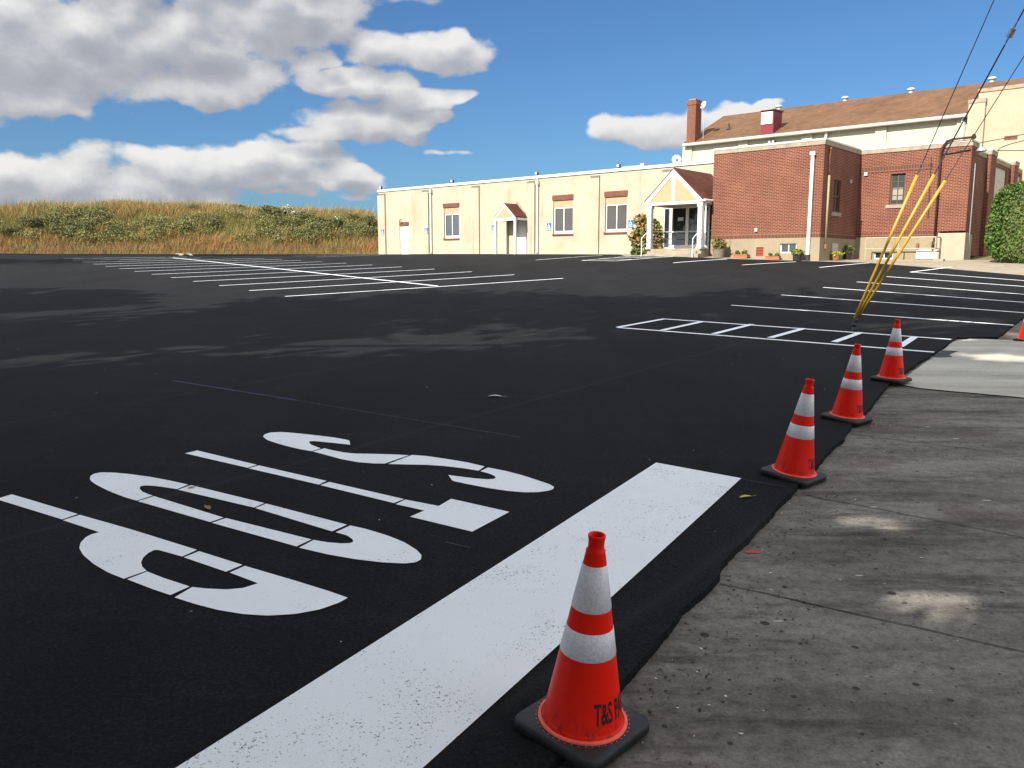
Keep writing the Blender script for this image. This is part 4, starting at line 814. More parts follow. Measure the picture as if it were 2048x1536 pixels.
pot_thing('black_pot', 'black round pot with pale green plant under the basement window', 'planter', 1594, -3.35, tub(0.17, 0.19, 0.27), M['blackpot'], [M['leaf_green'], M['leaf_yellow']], [(0, 0, 0.36, 0.25, 0.22, 0.14)], 300, 0.08, extra=160)
pot_thing('terracotta_pot', 'round terracotta pot of yellow flowers in the shaded brick corner', 'planter', 1670, -1.5, tub(0.17, 0.24, 0.24), M['terracotta'], [M['leaf_yellow']], [(0, 0, 0.3, 0.3, 0.26, 0.1)], 420, 0.07)
pot_thing('black_pot', 'larger black pot with leafy green plant in the shaded brick corner', 'planter', 1693, 0.2, tub(0.2, 0.25, 0.32), M['blackpot'], [M['leaf_green']], [(0, 0, 0.45, 0.36, 0.3, 0.22), (-0.2, 0, 0.4, 0.22, 0.2, 0.16)], 420, 0.09)
u = wl(1288, 455, -1.3)[0]; z = Gw(u, -1.3)
e = root('porch_shrub', u, -1.3, z, 'loose browning shrub growing between the cream wall and the entrance porch', 'shrub')
mb = MB(); st = MB()
for k in range(7):
    t = rng.normal(size=2)*0.5; st.tube([(u+0.1*t[0], -1.3+0.1*t[1], z), (u+0.5*t[0], -1.3+0.4*t[1], z+0.8), (u+0.9*t[0], -1.3+0.6*t[1], z+1.6+0.2*t[1])], 0.02, 6, 0.006)
st.build('stem', M['bark'], e)
lum = [(u-0.1, -1.2, z+1.2, 0.6, 0.5, 0.55), (u+0.35, -1.2, z+1.5, 0.55, 0.5, 0.5), (u-0.15, -1.3, z+1.85, 0.4, 0.4, 0.35), (u+0.6, -1.1, z+0.9, 0.45, 0.4, 0.6), (u-0.6, -1.3, z+1.0, 0.35, 0.3, 0.25), (u-0.45, -1.3, z+0.55, 0.3, 0.3, 0.3), (u+0.1, -1.2, z+0.7, 0.45, 0.4, 0.4)]
addleaves(mb, *leafcloud(mb, lum, 1000, 0.13, shell=0.3), 0); addleaves(mb, *leafcloud(mb, lum, 750, 0.14, shell=0.55), 1)
mb.build('leaves', [M['leaf_green'], M['leaf_rust']], e)
u = wl(1275, 500, -2.0)[0]; z = Gw(u, -2.0)+0.03; mb = MB(); addleaves(mb, *leafcloud(mb, [(u, -2.0, z+0.12, 0.4, 0.3, 0.22)], 340, 0.1, shell=0.2, up=0.5))
e = root('ground_fern', u, -2.0, z, 'low grey-green tuft of leaves at the foot of the porch steps', 'plant'); mb.build('leaves', M['leaf_green'], e)
# clipped hedge
hx = 39.62; z0 = Gw(40, -1); e = root('hedge', 42.5, 0.1, z0, 'dense clipped green hedge beside the shaded brick corner', 'hedge')
mb = MB(); nL = 52000; d = rng.normal(size=(nL, 3))*np.array([3.7, 1.25, 1.75]); sa = np.array([3.7, 1.3, 1.72]); r_ = (np.abs(d/sa)**4.5).sum(1)**(-1/4.5); S0 = d*r_[:, None]
bump = np.array([0.09*noise.noise(Vector(q)*1.6) + 0.06*noise.noise(Vector(q)*4.5) for q in S0.tolist()]); dn = S0/np.linalg.norm(S0, axis=1)[:, None]
S0 = S0 + dn*(bump - 0.30*rng.random(nL)**2.2 + 0.02*rng.normal(size=nL))[:, None]
S0[:, 0] += 0.10*(S0[:, 2]+1.7)*(S0[:, 0] < 0); P = S0 + np.array([hx+3.72, 0.05, z0+1.70])
a_ = rng.normal(size=(nL, 3)) ; a_ /= np.linalg.norm(a_, axis=1)[:, None]; b_ = np.cross(a_, dn + 0.7*rng.normal(size=(nL, 3))); b_ /= np.linalg.norm(b_, axis=1)[:, None]; s_ = (0.075*(0.6+0.8*rng.random(nL)))[:, None]
kp = (P[:, 0] < hx+5.5) & ((P[:, 1] < 0.6) | (P[:, 0] < hx+1.0) | (P[:, 2] > z0+2.9)); addleaves(mb, P[kp], (a_*s_*0.7)[kp], (b_*s_*0.5)[kp])
mb.build('foliage', M['leaf_hedge'], e)
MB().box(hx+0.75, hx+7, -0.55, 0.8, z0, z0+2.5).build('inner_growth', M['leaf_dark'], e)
# areaway railing
rw = 0.75; a0, a1, a2 = wl(1731.5,490,rw)[0], wl(1797,490,rw)[0], wl(1870.5,490,rw)[0]; zt = wl(1800,475.3,rw)[1]; zm = wl(1800,497.5,rw)[1]; zg = Gw(36, rw)
e = root('pipe_railing', (a0+a2)/2, rw, zg, 'cream pipe railing in front of the basement windows of the brick wing', 'railing')
MB().tube([(a0, rw, zt), (a2, rw, zt), (a2+0.02, w2-0.15, zt)], 0.028).build('top_rail', M['rail_cream'], e); MB().tube([(a0, rw, zm), (a2, rw, zm), (a2+0.02, w2-0.15, zm)], 0.022).build('middle_rail', M['rail_cream'], e)
for a, w in ((a0, rw), (a1, rw), (a2, rw), (a2+0.02, w2-0.15)): MB().tube([(a, w, zg), (a, w, zt)], 0.026).build('post', M['rail_cream'], e)
MB().box(u1+0.3, a2+0.25, rw-0.12, rw+0.12, zg-0.3, wl(1800, 519.5, rw)[1]).build('areaway_curb', M['concrete_base'], BR)
MB().box(a2+0.0, a2+0.42, rw-0.2, rw+0.1, zg-0.1, wl(1880, 518, rw)[1]).build('kerb_block', M['limestone'], BR)
# ------------------------------------------------------------------ guy wires
ga = at(1703, 665); A3 = Vector((ga[0], ga[1], G(*ga)+AL)); PX, PY = 8.5, 11.0; pg = G(PX, PY)
def attach(p, q):                             # height on the pole that puts the wire on the seen line p-q
    lo, hi = 3.0, 22.0
    def side(z):
        x, y = pix(PX, PY, z); return (q[0]-p[0])*(y-p[1]) - (q[1]-p[1])*(x-p[0])
    s0_ = side(lo)
    for _ in range(50):
        m = (lo+hi)/2
        if side(m)*s0_ > 0: lo = m
        else: hi = m
    return Vector((PX, PY, lo))
def at_y(a, b, v, ax=1):                      # point of segment a-b seen at image row (or column) v
    lo, hi = 0.0, 1.0; f0 = pix(*a)[ax] > v
    for _ in range(50):
        m = (lo+hi)/2
        if (pix(*(a+(b-a)*m))[ax] > v) == f0: lo = m
        else: hi = m
    return a+(b-a)*lo
eye = at_y(A3, A3+Vector((0.35, -0.5, 1.0)), 640)
def eye_pt(u, v):                             # point at the eye's distance on a line of sight
    r = ray(u, v); k = eye.y/r[1]; return Vector((r[0]*k, r[1]*k, H+r[2]*k))
eye = eye_pt(1711, 640); GUARDS = []
e = wroot('anchor_rod', A3.x, A3.y, A3.z, 'thin steel guy anchor rod rising from the asphalt at the hatched line', 'anchor rod')
OFF[e.name] = (A3.x, A3.y, A3.z)
MB().tube([A3 - Vector((0, 0, 0.05)), eye], 0.013).build('rod', M['greymetal'], e)
d = (eye-A3).normalized(); MB().tube([eye - d*0.13, eye - d*0.08], 0.035).tube([eye - d*0.05, eye+d*0.02], 0.04).build('clamp', M['dark'], e)
for i, (b_, t_, r_, ins, lb) in enumerate((((1709,636),(1834.5,350),0.0075,None,'steel guy wire in a yellow sleeve, steepest of the three on the anchor'), ((1714.5,632),(1868.5,349),0.011,2022.7,'steel guy wire with a grey strain insulator above its yellow sleeve'), ((1720,630),(1890.5,361),0.006,None,'thin guy wire in a yellow sleeve, the most slanted of the three'))):
    top = attach(b_, t_); E_ = eye_pt(*b_)
    g = wroot('guy_wire', E_.x, E_.y, E_.z, lb, 'guy wire', 'guy wires with yellow sleeves'); OFF[g.name] = tuple(E_)
    if ins:
        c = at_y(E_, top, ins, 0); d = (top-E_).normalized()
        MB().tube([eye, E_, c-d*0.17], r_, 6).tube([c+d*0.17, top], r_, 6).build('wire', M['wire'], g)
        o = d.orthogonal().normalized(); MB().tube([c-d*0.17, c-d*0.05+o*0.035, c+d*0.05+o*0.03], 0.005, 6).tube([c-d*0.17, c-d*0.05-o*0.035], 0.005, 6).tube([c+d*0.17, c+d*0.06+o*0.035], 0.005, 6).tube([c+d*0.17, c+d*0.06-o*0.035, c-d*0.04-o*0.03], 0.005, 6).build('wire_loop', M['wire'], g)
        MB().tube([c-d*0.068, c-d*0.055, c-d*0.02, c+d*0.02, c+d*0.055, c+d*0.068], 0.045, 12).build('insulator', M['greymetal'], g, bevel=0.008)
    else: MB().tube([eye, E_, top], r_, 6).build('wire', M['wire'], g)
    s = at_y(E_, top, t_[1]); GUARDS.append((E_, s)); MB().tube([E_, s], 0.021, 12, 0.025).build('guard_sleeve', M['yellow'], g, True)
e = wroot('utility_pole', PX, PY, pg, 'tall brown wooden utility pole holding the guy wires and service cables', 'utility pole'); OFF[e.name] = (PX, PY, pg)
MB().tube([(PX, PY, pg-0.5), (PX, PY, 13.2)], 0.17, 14, 0.11).build('pole', M['bark'], e, True); MB().box(PX-1.2, PX+1.2, PY-0.05, PY+0.05, 12.3, 12.42).build('crossarm', M['wood'], e)
# service cables from the brick corner
for pts, lb in ((((1958,286),(2009,276.5),(2048,268.3)), 'thin service cable crossing the end wall just above the brick vent'), (((1996,300),(2003,294.5),(2021,288),(2048,281)), 'sagging black service cable curving up from the first shaded brick pier'), (((1995,301),(2048,301)), 'straight black service cable running level from the first shaded brick pier')):
    ps = []
    for i, (x, y) in enumerate(pts):
        r = ray(x, y); k = (39.6 - 2.0*i/len(pts)); ps.append(Vector((r[0]*k*0.985, r[1]*k*0.985, H+r[2]*k*0.985)))
    d = ps[-1]-ps[-2]; ps.append(ps[-1]+d.normalized()*5)
    e = wroot('service_cable', *ps[0], lb, 'cable', 'service cables at the brick corner'); OFF[e.name] = tuple(ps[0])
    MB().tube(ps, 0.018, 6).build('cable', M['cable'], e, True)
# ------------------------------------------------------------------ traffic cones
e = wroot('traffic_cone', 0, 0, 0, 'x', 'traffic cone', 'orange traffic cones along the asphalt edge')
def rr_(z): return 0.138 - 0.1745*(z-0.04)
b = MB(); n = 40; k = 0.178; rc = 0.045; out = []
for cx, cy, a0 in ((k-rc, k-rc, 0), (-k+rc, k-rc, 90), (-k+rc, -k+rc, 180), (k-rc, -k+rc, 270)):
    for j in range(7): t = R(a0+15*j); out.append((cx+rc*math.cos(t), cy+rc*math.sin(t)))
q = len(out); lev = [(1.0, 0.0), (1.0, 0.024), (0.985, 0.031), (0.955, 0.035), (0.86, 0.038)]
vs = [(x*s, y*s, z) for s, z in lev for x, y in out]
b.add(vs, [(i*q+j, i*q+(j+1) % q, (i+1)*q+(j+1) % q, (i+1)*q+j) for i in range(len(lev)-1) for j in range(q)] + [tuple(range(q-1, -1, -1)), tuple(range((len(lev)-1)*q, len(lev)*q))])
b.build('cone_base', M['rubber'], e, True)
c = MB(); c.lathe([(0.152, 0.0385), (0.151, 0.044), (0.140, 0.047), (rr_(0.06), 0.06), (rr_(0.25), 0.25), (rr_(0.36), 0.36), (rr_(0.385), 0.385), (rr_(0.42), 0.42), (rr_(0.58), 0.58), (rr_(0.645), 0.645), (0.0325, 0.652), (0.028, 0.656), (0.0265, 0.664), (0.0265, 0.685), (0.029, 0.696), (0.0295, 0.703), (0.027, 0.706), (0.0225, 0.704), (0.021, 0.67), (0.02, 0.62)], n=n, cap=False)
c.build('cone_body', M['orange'], e, True)
f = MB(); f.lathe([(0.153, 0.0386), (0.1535, 0.0435), (0.149, 0.0465), (0.143, 0.0475)], n=n, cap=False)
for j in range(44):
    t = 2*math.pi*j/44; f.lathe([(0.0, 0.0398), (0.0026, 0.0396)], 0.1595*math.cos(t), 0.1595*math.sin(t), 6, cap=False)
f.build('cone_rim', M['flange'], e, True)
for za, zb_ in ((0.455, 0.606), (0.297, 0.388)): MB().lathe([(rr_(za)+0.0004, za), (rr_(za)+0.0016, za+0.001), (rr_(zb_)+0.0016, zb_-0.001), (rr_(zb_)+0.0004, zb_)], n=n, cap=False).build('reflective_collar', M['reflect'], e, True)
cu_ = bpy.data.curves.new('cone_lettering', 'FONT'); cu_.body = 'T&S PAVING'; cu_.size = 1.0; cu_.offset = 0.022; cu_.resolution_u = 3
to = bpy.data.objects.new('cone_lettering_curve', cu_); COL.objects.link(to); bpy.context.view_layer.update()
tm = bpy.data.meshes.new_from_object(to.evaluated_get(bpy.context.evaluated_depsgraph_get())); bpy.data.objects.remove(to)
bm = bmesh.new(); bm.from_mesh(tm); bmesh.ops.triangulate(bm, faces=bm.faces[:])
for _ in range(2): bmesh.ops.subdivide_edges(bm, edges=[e_ for e_ in bm.edges if e_.calc_length() > 0.1], cuts=1)
sxm = 0.043; szm = 0.098
for v in bm.verts:
    z = 0.094 + v.co.y*szm; t = v.co.x*sxm/0.125; r = rr_(z)+0.0012; v.co = (r*math.cos(t), r*math.sin(t), z)
bm.to_mesh(tm); bm.free(); tm.materials.append(M['ink'])
lo_ = bpy.data.objects.new('cone_lettering', tm); COL.objects.link(lo_); lo_.parent = e
cone0 = e
spec = [((0.250,2.69), -42, -80, 3.6, 'nearest orange cone with black lettering standing beside the broad white stop bar'), ((2.085,5.84), -46, -68, 6.0, 'orange cone at the far end of the white stop bar beside the ragged asphalt edge'), ((3.245,7.72), -50, -79, 4.0, 'orange cone third in line, standing alone against plain black asphalt at the pavement edge'), ((4.61,9.75), -48, -86, 1.6, 'orange cone before the white ladder hatching at the pale apron corner'), ((8.56,13.40), -45, -70, 0.5, 'orange cone cut by the picture edge beyond the pale concrete apron')]
ed = Vector((0.53, 0.85, 0)).normalized()
for i, (p, yaw, tx, tilt, lb) in enumerate(spec):
    if i == 0: c, kids = cone0, list(cone0.children)
    else:
        c = cone0.copy(); COL.objects.link(c); kids = []
        for ch in cone0.children: d = ch.copy(); COL.objects.link(d); d.parent = c; kids.append(d)
    c['label'] = lb; zz = G(*p)
    lift = AL - 0.008 if tilt > 1 else 0.004
    if i == 3: lift = AL + 0.004
    M3 = Matrix.Rotation(R(tilt), 4, ed) @ Matrix.Rotation(math.atan(0.025), 4, 'X') @ Matrix.Rotation(R(yaw), 4, 'Z')
    c.matrix_world = Matrix.Translation((p[0], p[1], zz + lift)) @ M3 @ Matrix.Scale(1.045, 4)
    for kd in kids:
        if kd.name.startswith('cone_lettering'): kd.rotation_euler = (0, 0, R(tx-yaw))
# ------------------------------------------------------------------ bank of rough grass beyond the lot
EA, EB = np.array(LOT_A), np.array(LOT_B); ed2 = (EB-EA)/np.linalg.norm(EB-EA); en = np.array([ed2[1], -ed2[0]]); en = en if en[1] > 0 else -en
CT = [(-400,410),(0,407),(150,402),(300,401),(400,404),(560,411),(757,421),(900,425),(1400,430)]
def crest(x, y):
    u = 1024 + FPX*x/(y*CP); v = np.interp(u, [c[0] for c in CT], [c[1] for c in CT]); r = ray(1024, v); return H + r[2]/r[1]*y - 0.75
def hill(s, t):
    p = EA + ed2*s + en*t; base = G(*(EA+ed2*s)) - 0.02
    if t < 1.2: z = base - 0.55*(t/1.2)
    else:
        c = EA + ed2*s + en*9.5; zc = crest(*c); q = min(1.0, (t-1.2)/8.3); q = 1-(1-q)**1.7
        z = base-0.55 + (zc-base+0.55)*q
        if t > 9.5: z = zc - 0.02*(t-9.5) - 0.004*(t-9.5)**2
        z += 0.28*noise.noise(Vector((p[0]*0.28, p[1]*0.28, 2)))*min(1, (t-1.2)/3)
    return (p[0], p[1], z)
ss = np.arange(-7, 70, 0.9); tt = [0, 0.4, 0.8, 1.2, 1.6, 2, 2.6, 3.2, 4, 5, 6, 7, 8, 9, 9.5, 10, 11, 12, 14, 17, 20, 26]
mb = MB(); ns = len(ss)
mb.add([hill(s, t) for t in tt for s in ss], [(j*ns+i, (j+1)*ns+i, (j+1)*ns+i+1, j*ns+i+1)[::-1] if True else 0 for j in range(len(tt)-1) for i in range(ns-1)])
ho = mb.build('hill', M['hill'], smooth=True); ho['kind'] = 'structure'
def band(s, t, p):
    q = t/9.5; w = 0.13*noise.noise(Vector((p[0]*0.22, p[1]*0.22, 7))) + 0.10*noise.noise(Vector((p[0]*0.8, p[1]*0.8, 9)))
    a = q + w
    x = 0.9*noise.noise(Vector((p[0]*0.35+9, p[1]*0.35, 4)))
    r = random.random()
    if a < 0.33: return 0 if r < 0.74 + x*0.5 else (1 if r < 0.95 else 2)
    if a < 0.74: return 2 if r < 0.5 + x else (1 if r < 0.9 else 0)
    return 0 if r < 0.42 + x*0.8 else (1 if r < 0.88 else 2)
gs = np.arange(-2.0, 32.01, 0.5); gt = np.arange(0, 13.01, 0.25); HZ = np.array([[hill(s, t)[2] for t in gt] for s in gs])
def grass(n, seed):
    r = np.random.default_rng(seed)
    s = r.uniform(-1.8, 31.5, n); t = 0.05 + 12.6*r.random(n)**1.15
    fi = (s-gs[0])/0.5; fj = t/0.25; i = fi.astype(int); j = fj.astype(int); a = fi-i; b_ = fj-j
    z = HZ[i, j]*(1-a)*(1-b_) + HZ[i+1, j]*a*(1-b_) + HZ[i, j+1]*(1-a)*b_ + HZ[i+1, j+1]*a*b_
    x = EA[0]+ed2[0]*s+en[0]*t; y = EA[1]+ed2[1]*s+en[1]*t
    K_ = np.array([[noise.noise(Vector((q*1.0, w_*1.0, k))) for k in (4, 7, 15)] for q, w_ in ((g1*0.8, g2*0.8) for g1 in range(80) for g2 in range(40))]).reshape(80, 40, 3)
    def nf(c, sc_, ox): return K_[np.clip((np.abs(s+5+ox)*sc_*1.25).astype(int) % 80, 0, 79), np.clip((t*sc_*2.5).astype(int) % 40, 0, 39), c]
    w = 0.16*nf(0, 0.5, 0) + 0.12*nf(1, 1.1, 3); q = t/9.5 + w; x_ = nf(2, 0.45, 7); rr = r.random(n)
    k = np.where(q < 0.36, np.where(rr < 0.66+x_*0.5, 0, np.where(rr < 0.93, 1, 2)), np.where(q < 0.66, np.where(rr < 0.40+x_*0.8, 2, np.where(rr < 0.90, 1, 0)), np.where(rr < 0.36+x_*0.8+0.25*(s > 24), 0, np.where(rr < 0.85, 1, 2))))
    h = r.uniform(0.35, 0.85, n)*(1+0.35*nf(0, 0.9, 1)); low = t < 1.0; h = np.where(low, h*0.22, h); mid = (q > 0.36) & (q < 0.66); h = np.where(mid, h*0.85, h); k = np.where(low, 2, k)
    h = np.where((r.random(n) < 0.015) & (t > 1.2), h*1.75, h)
    ang = r.uniform(0, 6.283, n); wd = r.uniform(0.010, 0.026, n); la = r.uniform(0, 6.283, n); l = h*r.uniform(0.1, 0.75, n)
    dx, dy = np.cos(ang)*wd, np.sin(ang)*wd
    V = np.stack([np.stack([x-dx, y-dy, z-0.05], 1), np.stack([x+dx, y+dy, z-0.05], 1), np.stack([x+np.cos(la)*l+0.1*h, y+np.sin(la)*l, z+h], 1)], 1).reshape(-1, 3)
    return V, k
V, kk = grass(210000, 5); mb = MB(); mb.v = V.tolist(); mb.f = [(3*i, 3*i+1, 3*i+2) for i in range(len(kk))]; mb.mi = kk.tolist()
mb.build('wild_grass', [M['grass_tan'], M['grass_olive'], M['grass_green']])['kind'] = 'stuff'
def hill_hit(u, v):
    r = ray(u, v); best = None
    k = 45.0
    while k < 95:
        P = r*k; d = P[:2]-EA; s, t = d @ ed2, d @ en
        if t > 0 and hill(s, t)[2] > P[2]+H: return P[0], P[1], P[2]+H
        k += 0.15
    return None
mb = MB(); lumps = []; olive = []
for i in range(400):
    s = random.uniform(-1, 31); t = random.uniform(2.9, 6.4); p = hill(s, t)
    if noise.noise(Vector((p[0]*0.3, p[1]*0.3, 21))) + 0.25*random.random() < 0.03: continue
    r = random.uniform(0.3, 0.75); (lumps if random.random() < 0.32 else olive).append((p[0], p[1], p[2]+r*0.35+0.22, r*1.25, r, r*0.66))
addleaves(mb, *leafcloud(mb, lumps, 30000, 0.075, shell=0.4, up=0.3), 0); addleaves(mb, *leafcloud(mb, olive, 52000, 0.07, shell=0.4, up=0.3), 1)
mb.build('scrub_undergrowth', [M['leaf_dark'], M['leaf_olive']])['kind'] = 'stuff'
protos = []
for k in range(3):
    e = wroot('scrub_bush', 0, 0, -50, 'dark green rounded bush growing in the grassy bank', 'bush', 'dark bushes on the grassy bank'); mb = MB()
    lum = [(rng.normal()*0.4, rng.normal()*0.3, 0.45+0.3*rng.random(), 0.55+0.25*rng.random(), 0.5, 0.42+0.2*rng.random()) for _ in range(6)]
    addleaves(mb, *leafcloud(mb, lum, 3400, 0.075, shell=0.5)); mb.build('foliage', M['leaf_dark'], e); protos.append(e)
usedp = set()
for i, (x, y, s) in enumerate(((545,436,1.25),(522,430,0.9),(480,424,0.8),(566,443,0.9),(640,450,1.0),(608,442,0.95),(668,458,1.05),(648,462,0.9),(706,444,0.9),(728,452,1.1),(694,464,0.6),(595,452,0.7),(432,452,0.9),(384,422,0.8),(205,428,0.7),(110,470,1.0),(62,452,1.0),(320,470,0.7),(165,462,0.9),(748,470,0.9),(20,470,0.9))):
    h = hill_hit(x, y+6)
    if h is None: continue
    k = i % 3; src = protos[k]
    if k not in usedp: usedp.add(k); c = src
    else:
        c = src.copy(); COL.objects.link(c)
        for chd in src.children: d = chd.copy(); COL.objects.link(d); d.parent = c
    c.location = (h[0], h[1], h[2]+0.08); c.rotation_euler = (0, 0, random.uniform(0, 6.28)); c.scale = (s*0.85, s*0.85, s*0.72)
h = hill_hit(575, 446); e = wroot('flowering_bush', *h, 'bush covered in whitish flower heads on the grassy bank', 'bush'); OFF[e.name] = h; mb = MB()
lum = [(h[0]+a, h[1]+b_, h[2]+c, 0.5, 0.45, 0.4) for a, b_, c in ((-0.3, 0, 0.5), (0.3, 0, 0.6), (0, 0.1, 0.95), (-0.55, 0, 0.3), (0.6, -0.1, 0.3))]
addleaves(mb, *leafcloud(mb, lum, 800, 0.09, shell=0.7, up=0.6), 0); addleaves(mb, *leafcloud(mb, lum, 1500, 0.09, shell=0.4), 1); mb.build('foliage', [M['leaf_white'], M['leaf_olive']], e)
h = hill_hit(668, 462); e = wroot('flowering_bush', *h, 'green bush with a few whitish flower tips low on the grassy bank', 'bush'); OFF[e.name] = h; mb = MB()
lum = [(h[0]+a, h[1]-0.4+b_, h[2]+c, 0.5, 0.45, 0.4) for a, b_, c in ((-0.3, 0, 0.5), (0.35, 0, 0.7))]
addleaves(mb, *leafcloud(mb, lum, 260, 0.085, shell=0.8, up=0.6), 0); addleaves(mb, *leafcloud(mb, lum, 1300, 0.09, shell=0.4), 1); mb.build('foliage', [M['leaf_white'], M['leaf_green']], e)
# low wire fence along the foot of the bank
e = wroot('wire_fence', EA[0], EA[1], G(*EA)-0.5, 'low chain-link fence with a pipe rail along the foot of the grassy bank', 'fence'); OFF[e.name] = (EA[0], EA[1], G(*EA)-0.5)
rail = []; net = MB()
for i in range(17):
    s = 0.3 + i*2.4; p = EA + ed2*s + en*1.0; zt = G(*(EA+ed2*s)) + 0.42; rail.append((p[0], p[1], zt))
    MB().tube([(p[0], p[1], zt-1.25), (p[0], p[1], zt+0.03)], 0.018, 6).build('fence_post', M['fence'], e)
MB().tube(rail, 0.016, 6).build('top_rail', M['fence'], e)
for i in range(16):
    a, b_ = Vector(rail[i]), Vector(rail[i+1])
    for j in range(24):
        for sg in (0, 1):
            p = a+(b_-a)*(j/24); q = a+(b_-a)*((j+9)/24 if sg else (j-9)/24); net.tube([p, q - Vector((0, 0, 1.0))], 0.0018, 3, cap=False)
net.build('chain_mesh', M['fence'], e)
for x, y, s, lb in ((352,507.5,0.22,'pale boulder at the end of the bay line along the lot edge'), (372,508.5,0.2,'small pale stone beside the boulder at the lot edge'), (385,509,0.16,'smallest pale stone in the row at the lot edge')):
    p = EA + ed2*np.interp(x, [0, 757], [24.2, 0]) + en*0.15
    bm = bmesh.new(); bmesh.ops.create_icosphere(bm, subdivisions=3, radius=s)
    for v in bm.verts: v.co *= 1 + 0.35*noise.noise(v.co*4/s*0.3 + Vector((x, 0, 0))); v.co.z *= 0.6; v.co.x *= 1.7
    me = bpy.data.meshes.new('rock'); bm.to_mesh(me); bm.free(); me.materials.append(M['rock']); o = bpy.data.objects.new('rock', me); COL.objects.link(o)
    o.location = (p[0], p[1], G(*p)+s*0.25); o.rotation_euler = (0, 0, 0.4); tag(o, lb, 'rock')
# ------------------------------------------------------------------ sun direction
SEL = R(36.5); sh = -W*math.cos(R(2.0)) - U*math.sin(R(2.0)); sh /= np.linalg.norm(sh)
SUN = Vector((sh[0]*math.cos(SEL), sh[1]*math.cos(SEL), math.sin(SEL)))
# ------------------------------------------------------------------ street trees behind the viewer whose shade falls across the lot
BX = [-400,0,120,200,400,560,700,860,1000,1100,1180,1300,1380,1440,1520,1640,1750,1900,2048,2400]
BV = [655,650,644,640,628,604,598,580,570,579,596,601,596,579,570,574,584,591,594,596]
SPOT = [(1985,722,.10,1),(2030,716,.10,1),(1690,1043,.12,1),(1735,1050,.10,1),(1795,1062,.05,.97),(1845,1222,.14,1),(1905,1213,.13,1),(1190,1066,.08,.93),(1225,1055,.05,.9)]
SP_ = [(*at(a, b), r, k) for a, b, r, k in SPOT]
def light_keep(x, y):
    """share of foliage kept above the ground point (x, y)"""
    if y > 1.2:
        for sx_, sy_, r, k in SP_:
            d = math.hypot(x-sx_, y-sy_)
            if d < r+0.30: return 0.0 if random.random() < k else 1.0
        u, v = pix(x, y, G(x, y)+AL); 
        if -500 < u < 2500:
            v += 7*noise.noise(Vector((u/110, v/9.0, 1))) + 4*noise.noise(Vector((u/45, v/4.5, 3))); u2_ = u + 40*noise.noise(Vector((x*0.5, y*0.5, 6)))
            bv = np.interp(u, BX, BV) + random.gauss(0, 8.0 if u < 600 else 5.5)
            if v < bv + (1 if u > 600 else 0):
                jr = random.gauss(1, 0.16)
                jr += 1.5*noise.noise(Vector((u/130, v/3.6, 12)))
                if ((u-50)/235)**2 + ((v-597)/19)**2 < jr: return 1.0
                if ((u2_-130)/190)**2 + ((v-525)/7.5)**2 < jr: return 1.0
                return 0.0
            st = 0.5 + 0.5*noise.noise(Vector((u/150, v/6.0, 3))) + 0.55*noise.noise(Vector((u/70, v/4.5, 8)))
            vc = 720 - 0.042*u; A = 0.80*math.exp(-((v-vc)/17)**2)*(1 if u < 900 else math.exp(-((u-900)/260)**2)) + 0.60*math.exp(-((v-670)/50)**2)*math.exp(-((u-950)/420)**2) + 0.36*math.exp(-((v-765)/28)**2)*math.exp(-((u-1050)/420)**2) + 0.48*math.exp(-((v-625)/22)**2)*math.exp(-((u-1500)/300)**2)
            q = A*1.35 + (st-0.5)*1.15 - 0.44 + random.gauss(0, 0.34)
            if A > 0.06 and q > 0 and random.random() < min(0.99, 0.5+q*1.3): return 0.0
    return 1.0
TREES = [(-6.4, 0.3, 20, 6.4), (-0.9, -7.1, 20, 6.4), (4.6, -13.5, 20, 7.0), (-13.0, 3.4, 19, 6.4), (-21.0, 6.4, 17, 6.0), (-27.5, 10.4, 16, 6.0), (-40.5, 31.0, 16, 6.5), (10.5, -11.0, 17, 6.0), (-3.4, -4.2, 14, 5.5), (-8.6, -1.6, 13, 5.2), (-4.6, -1.6, 11, 4.2)]
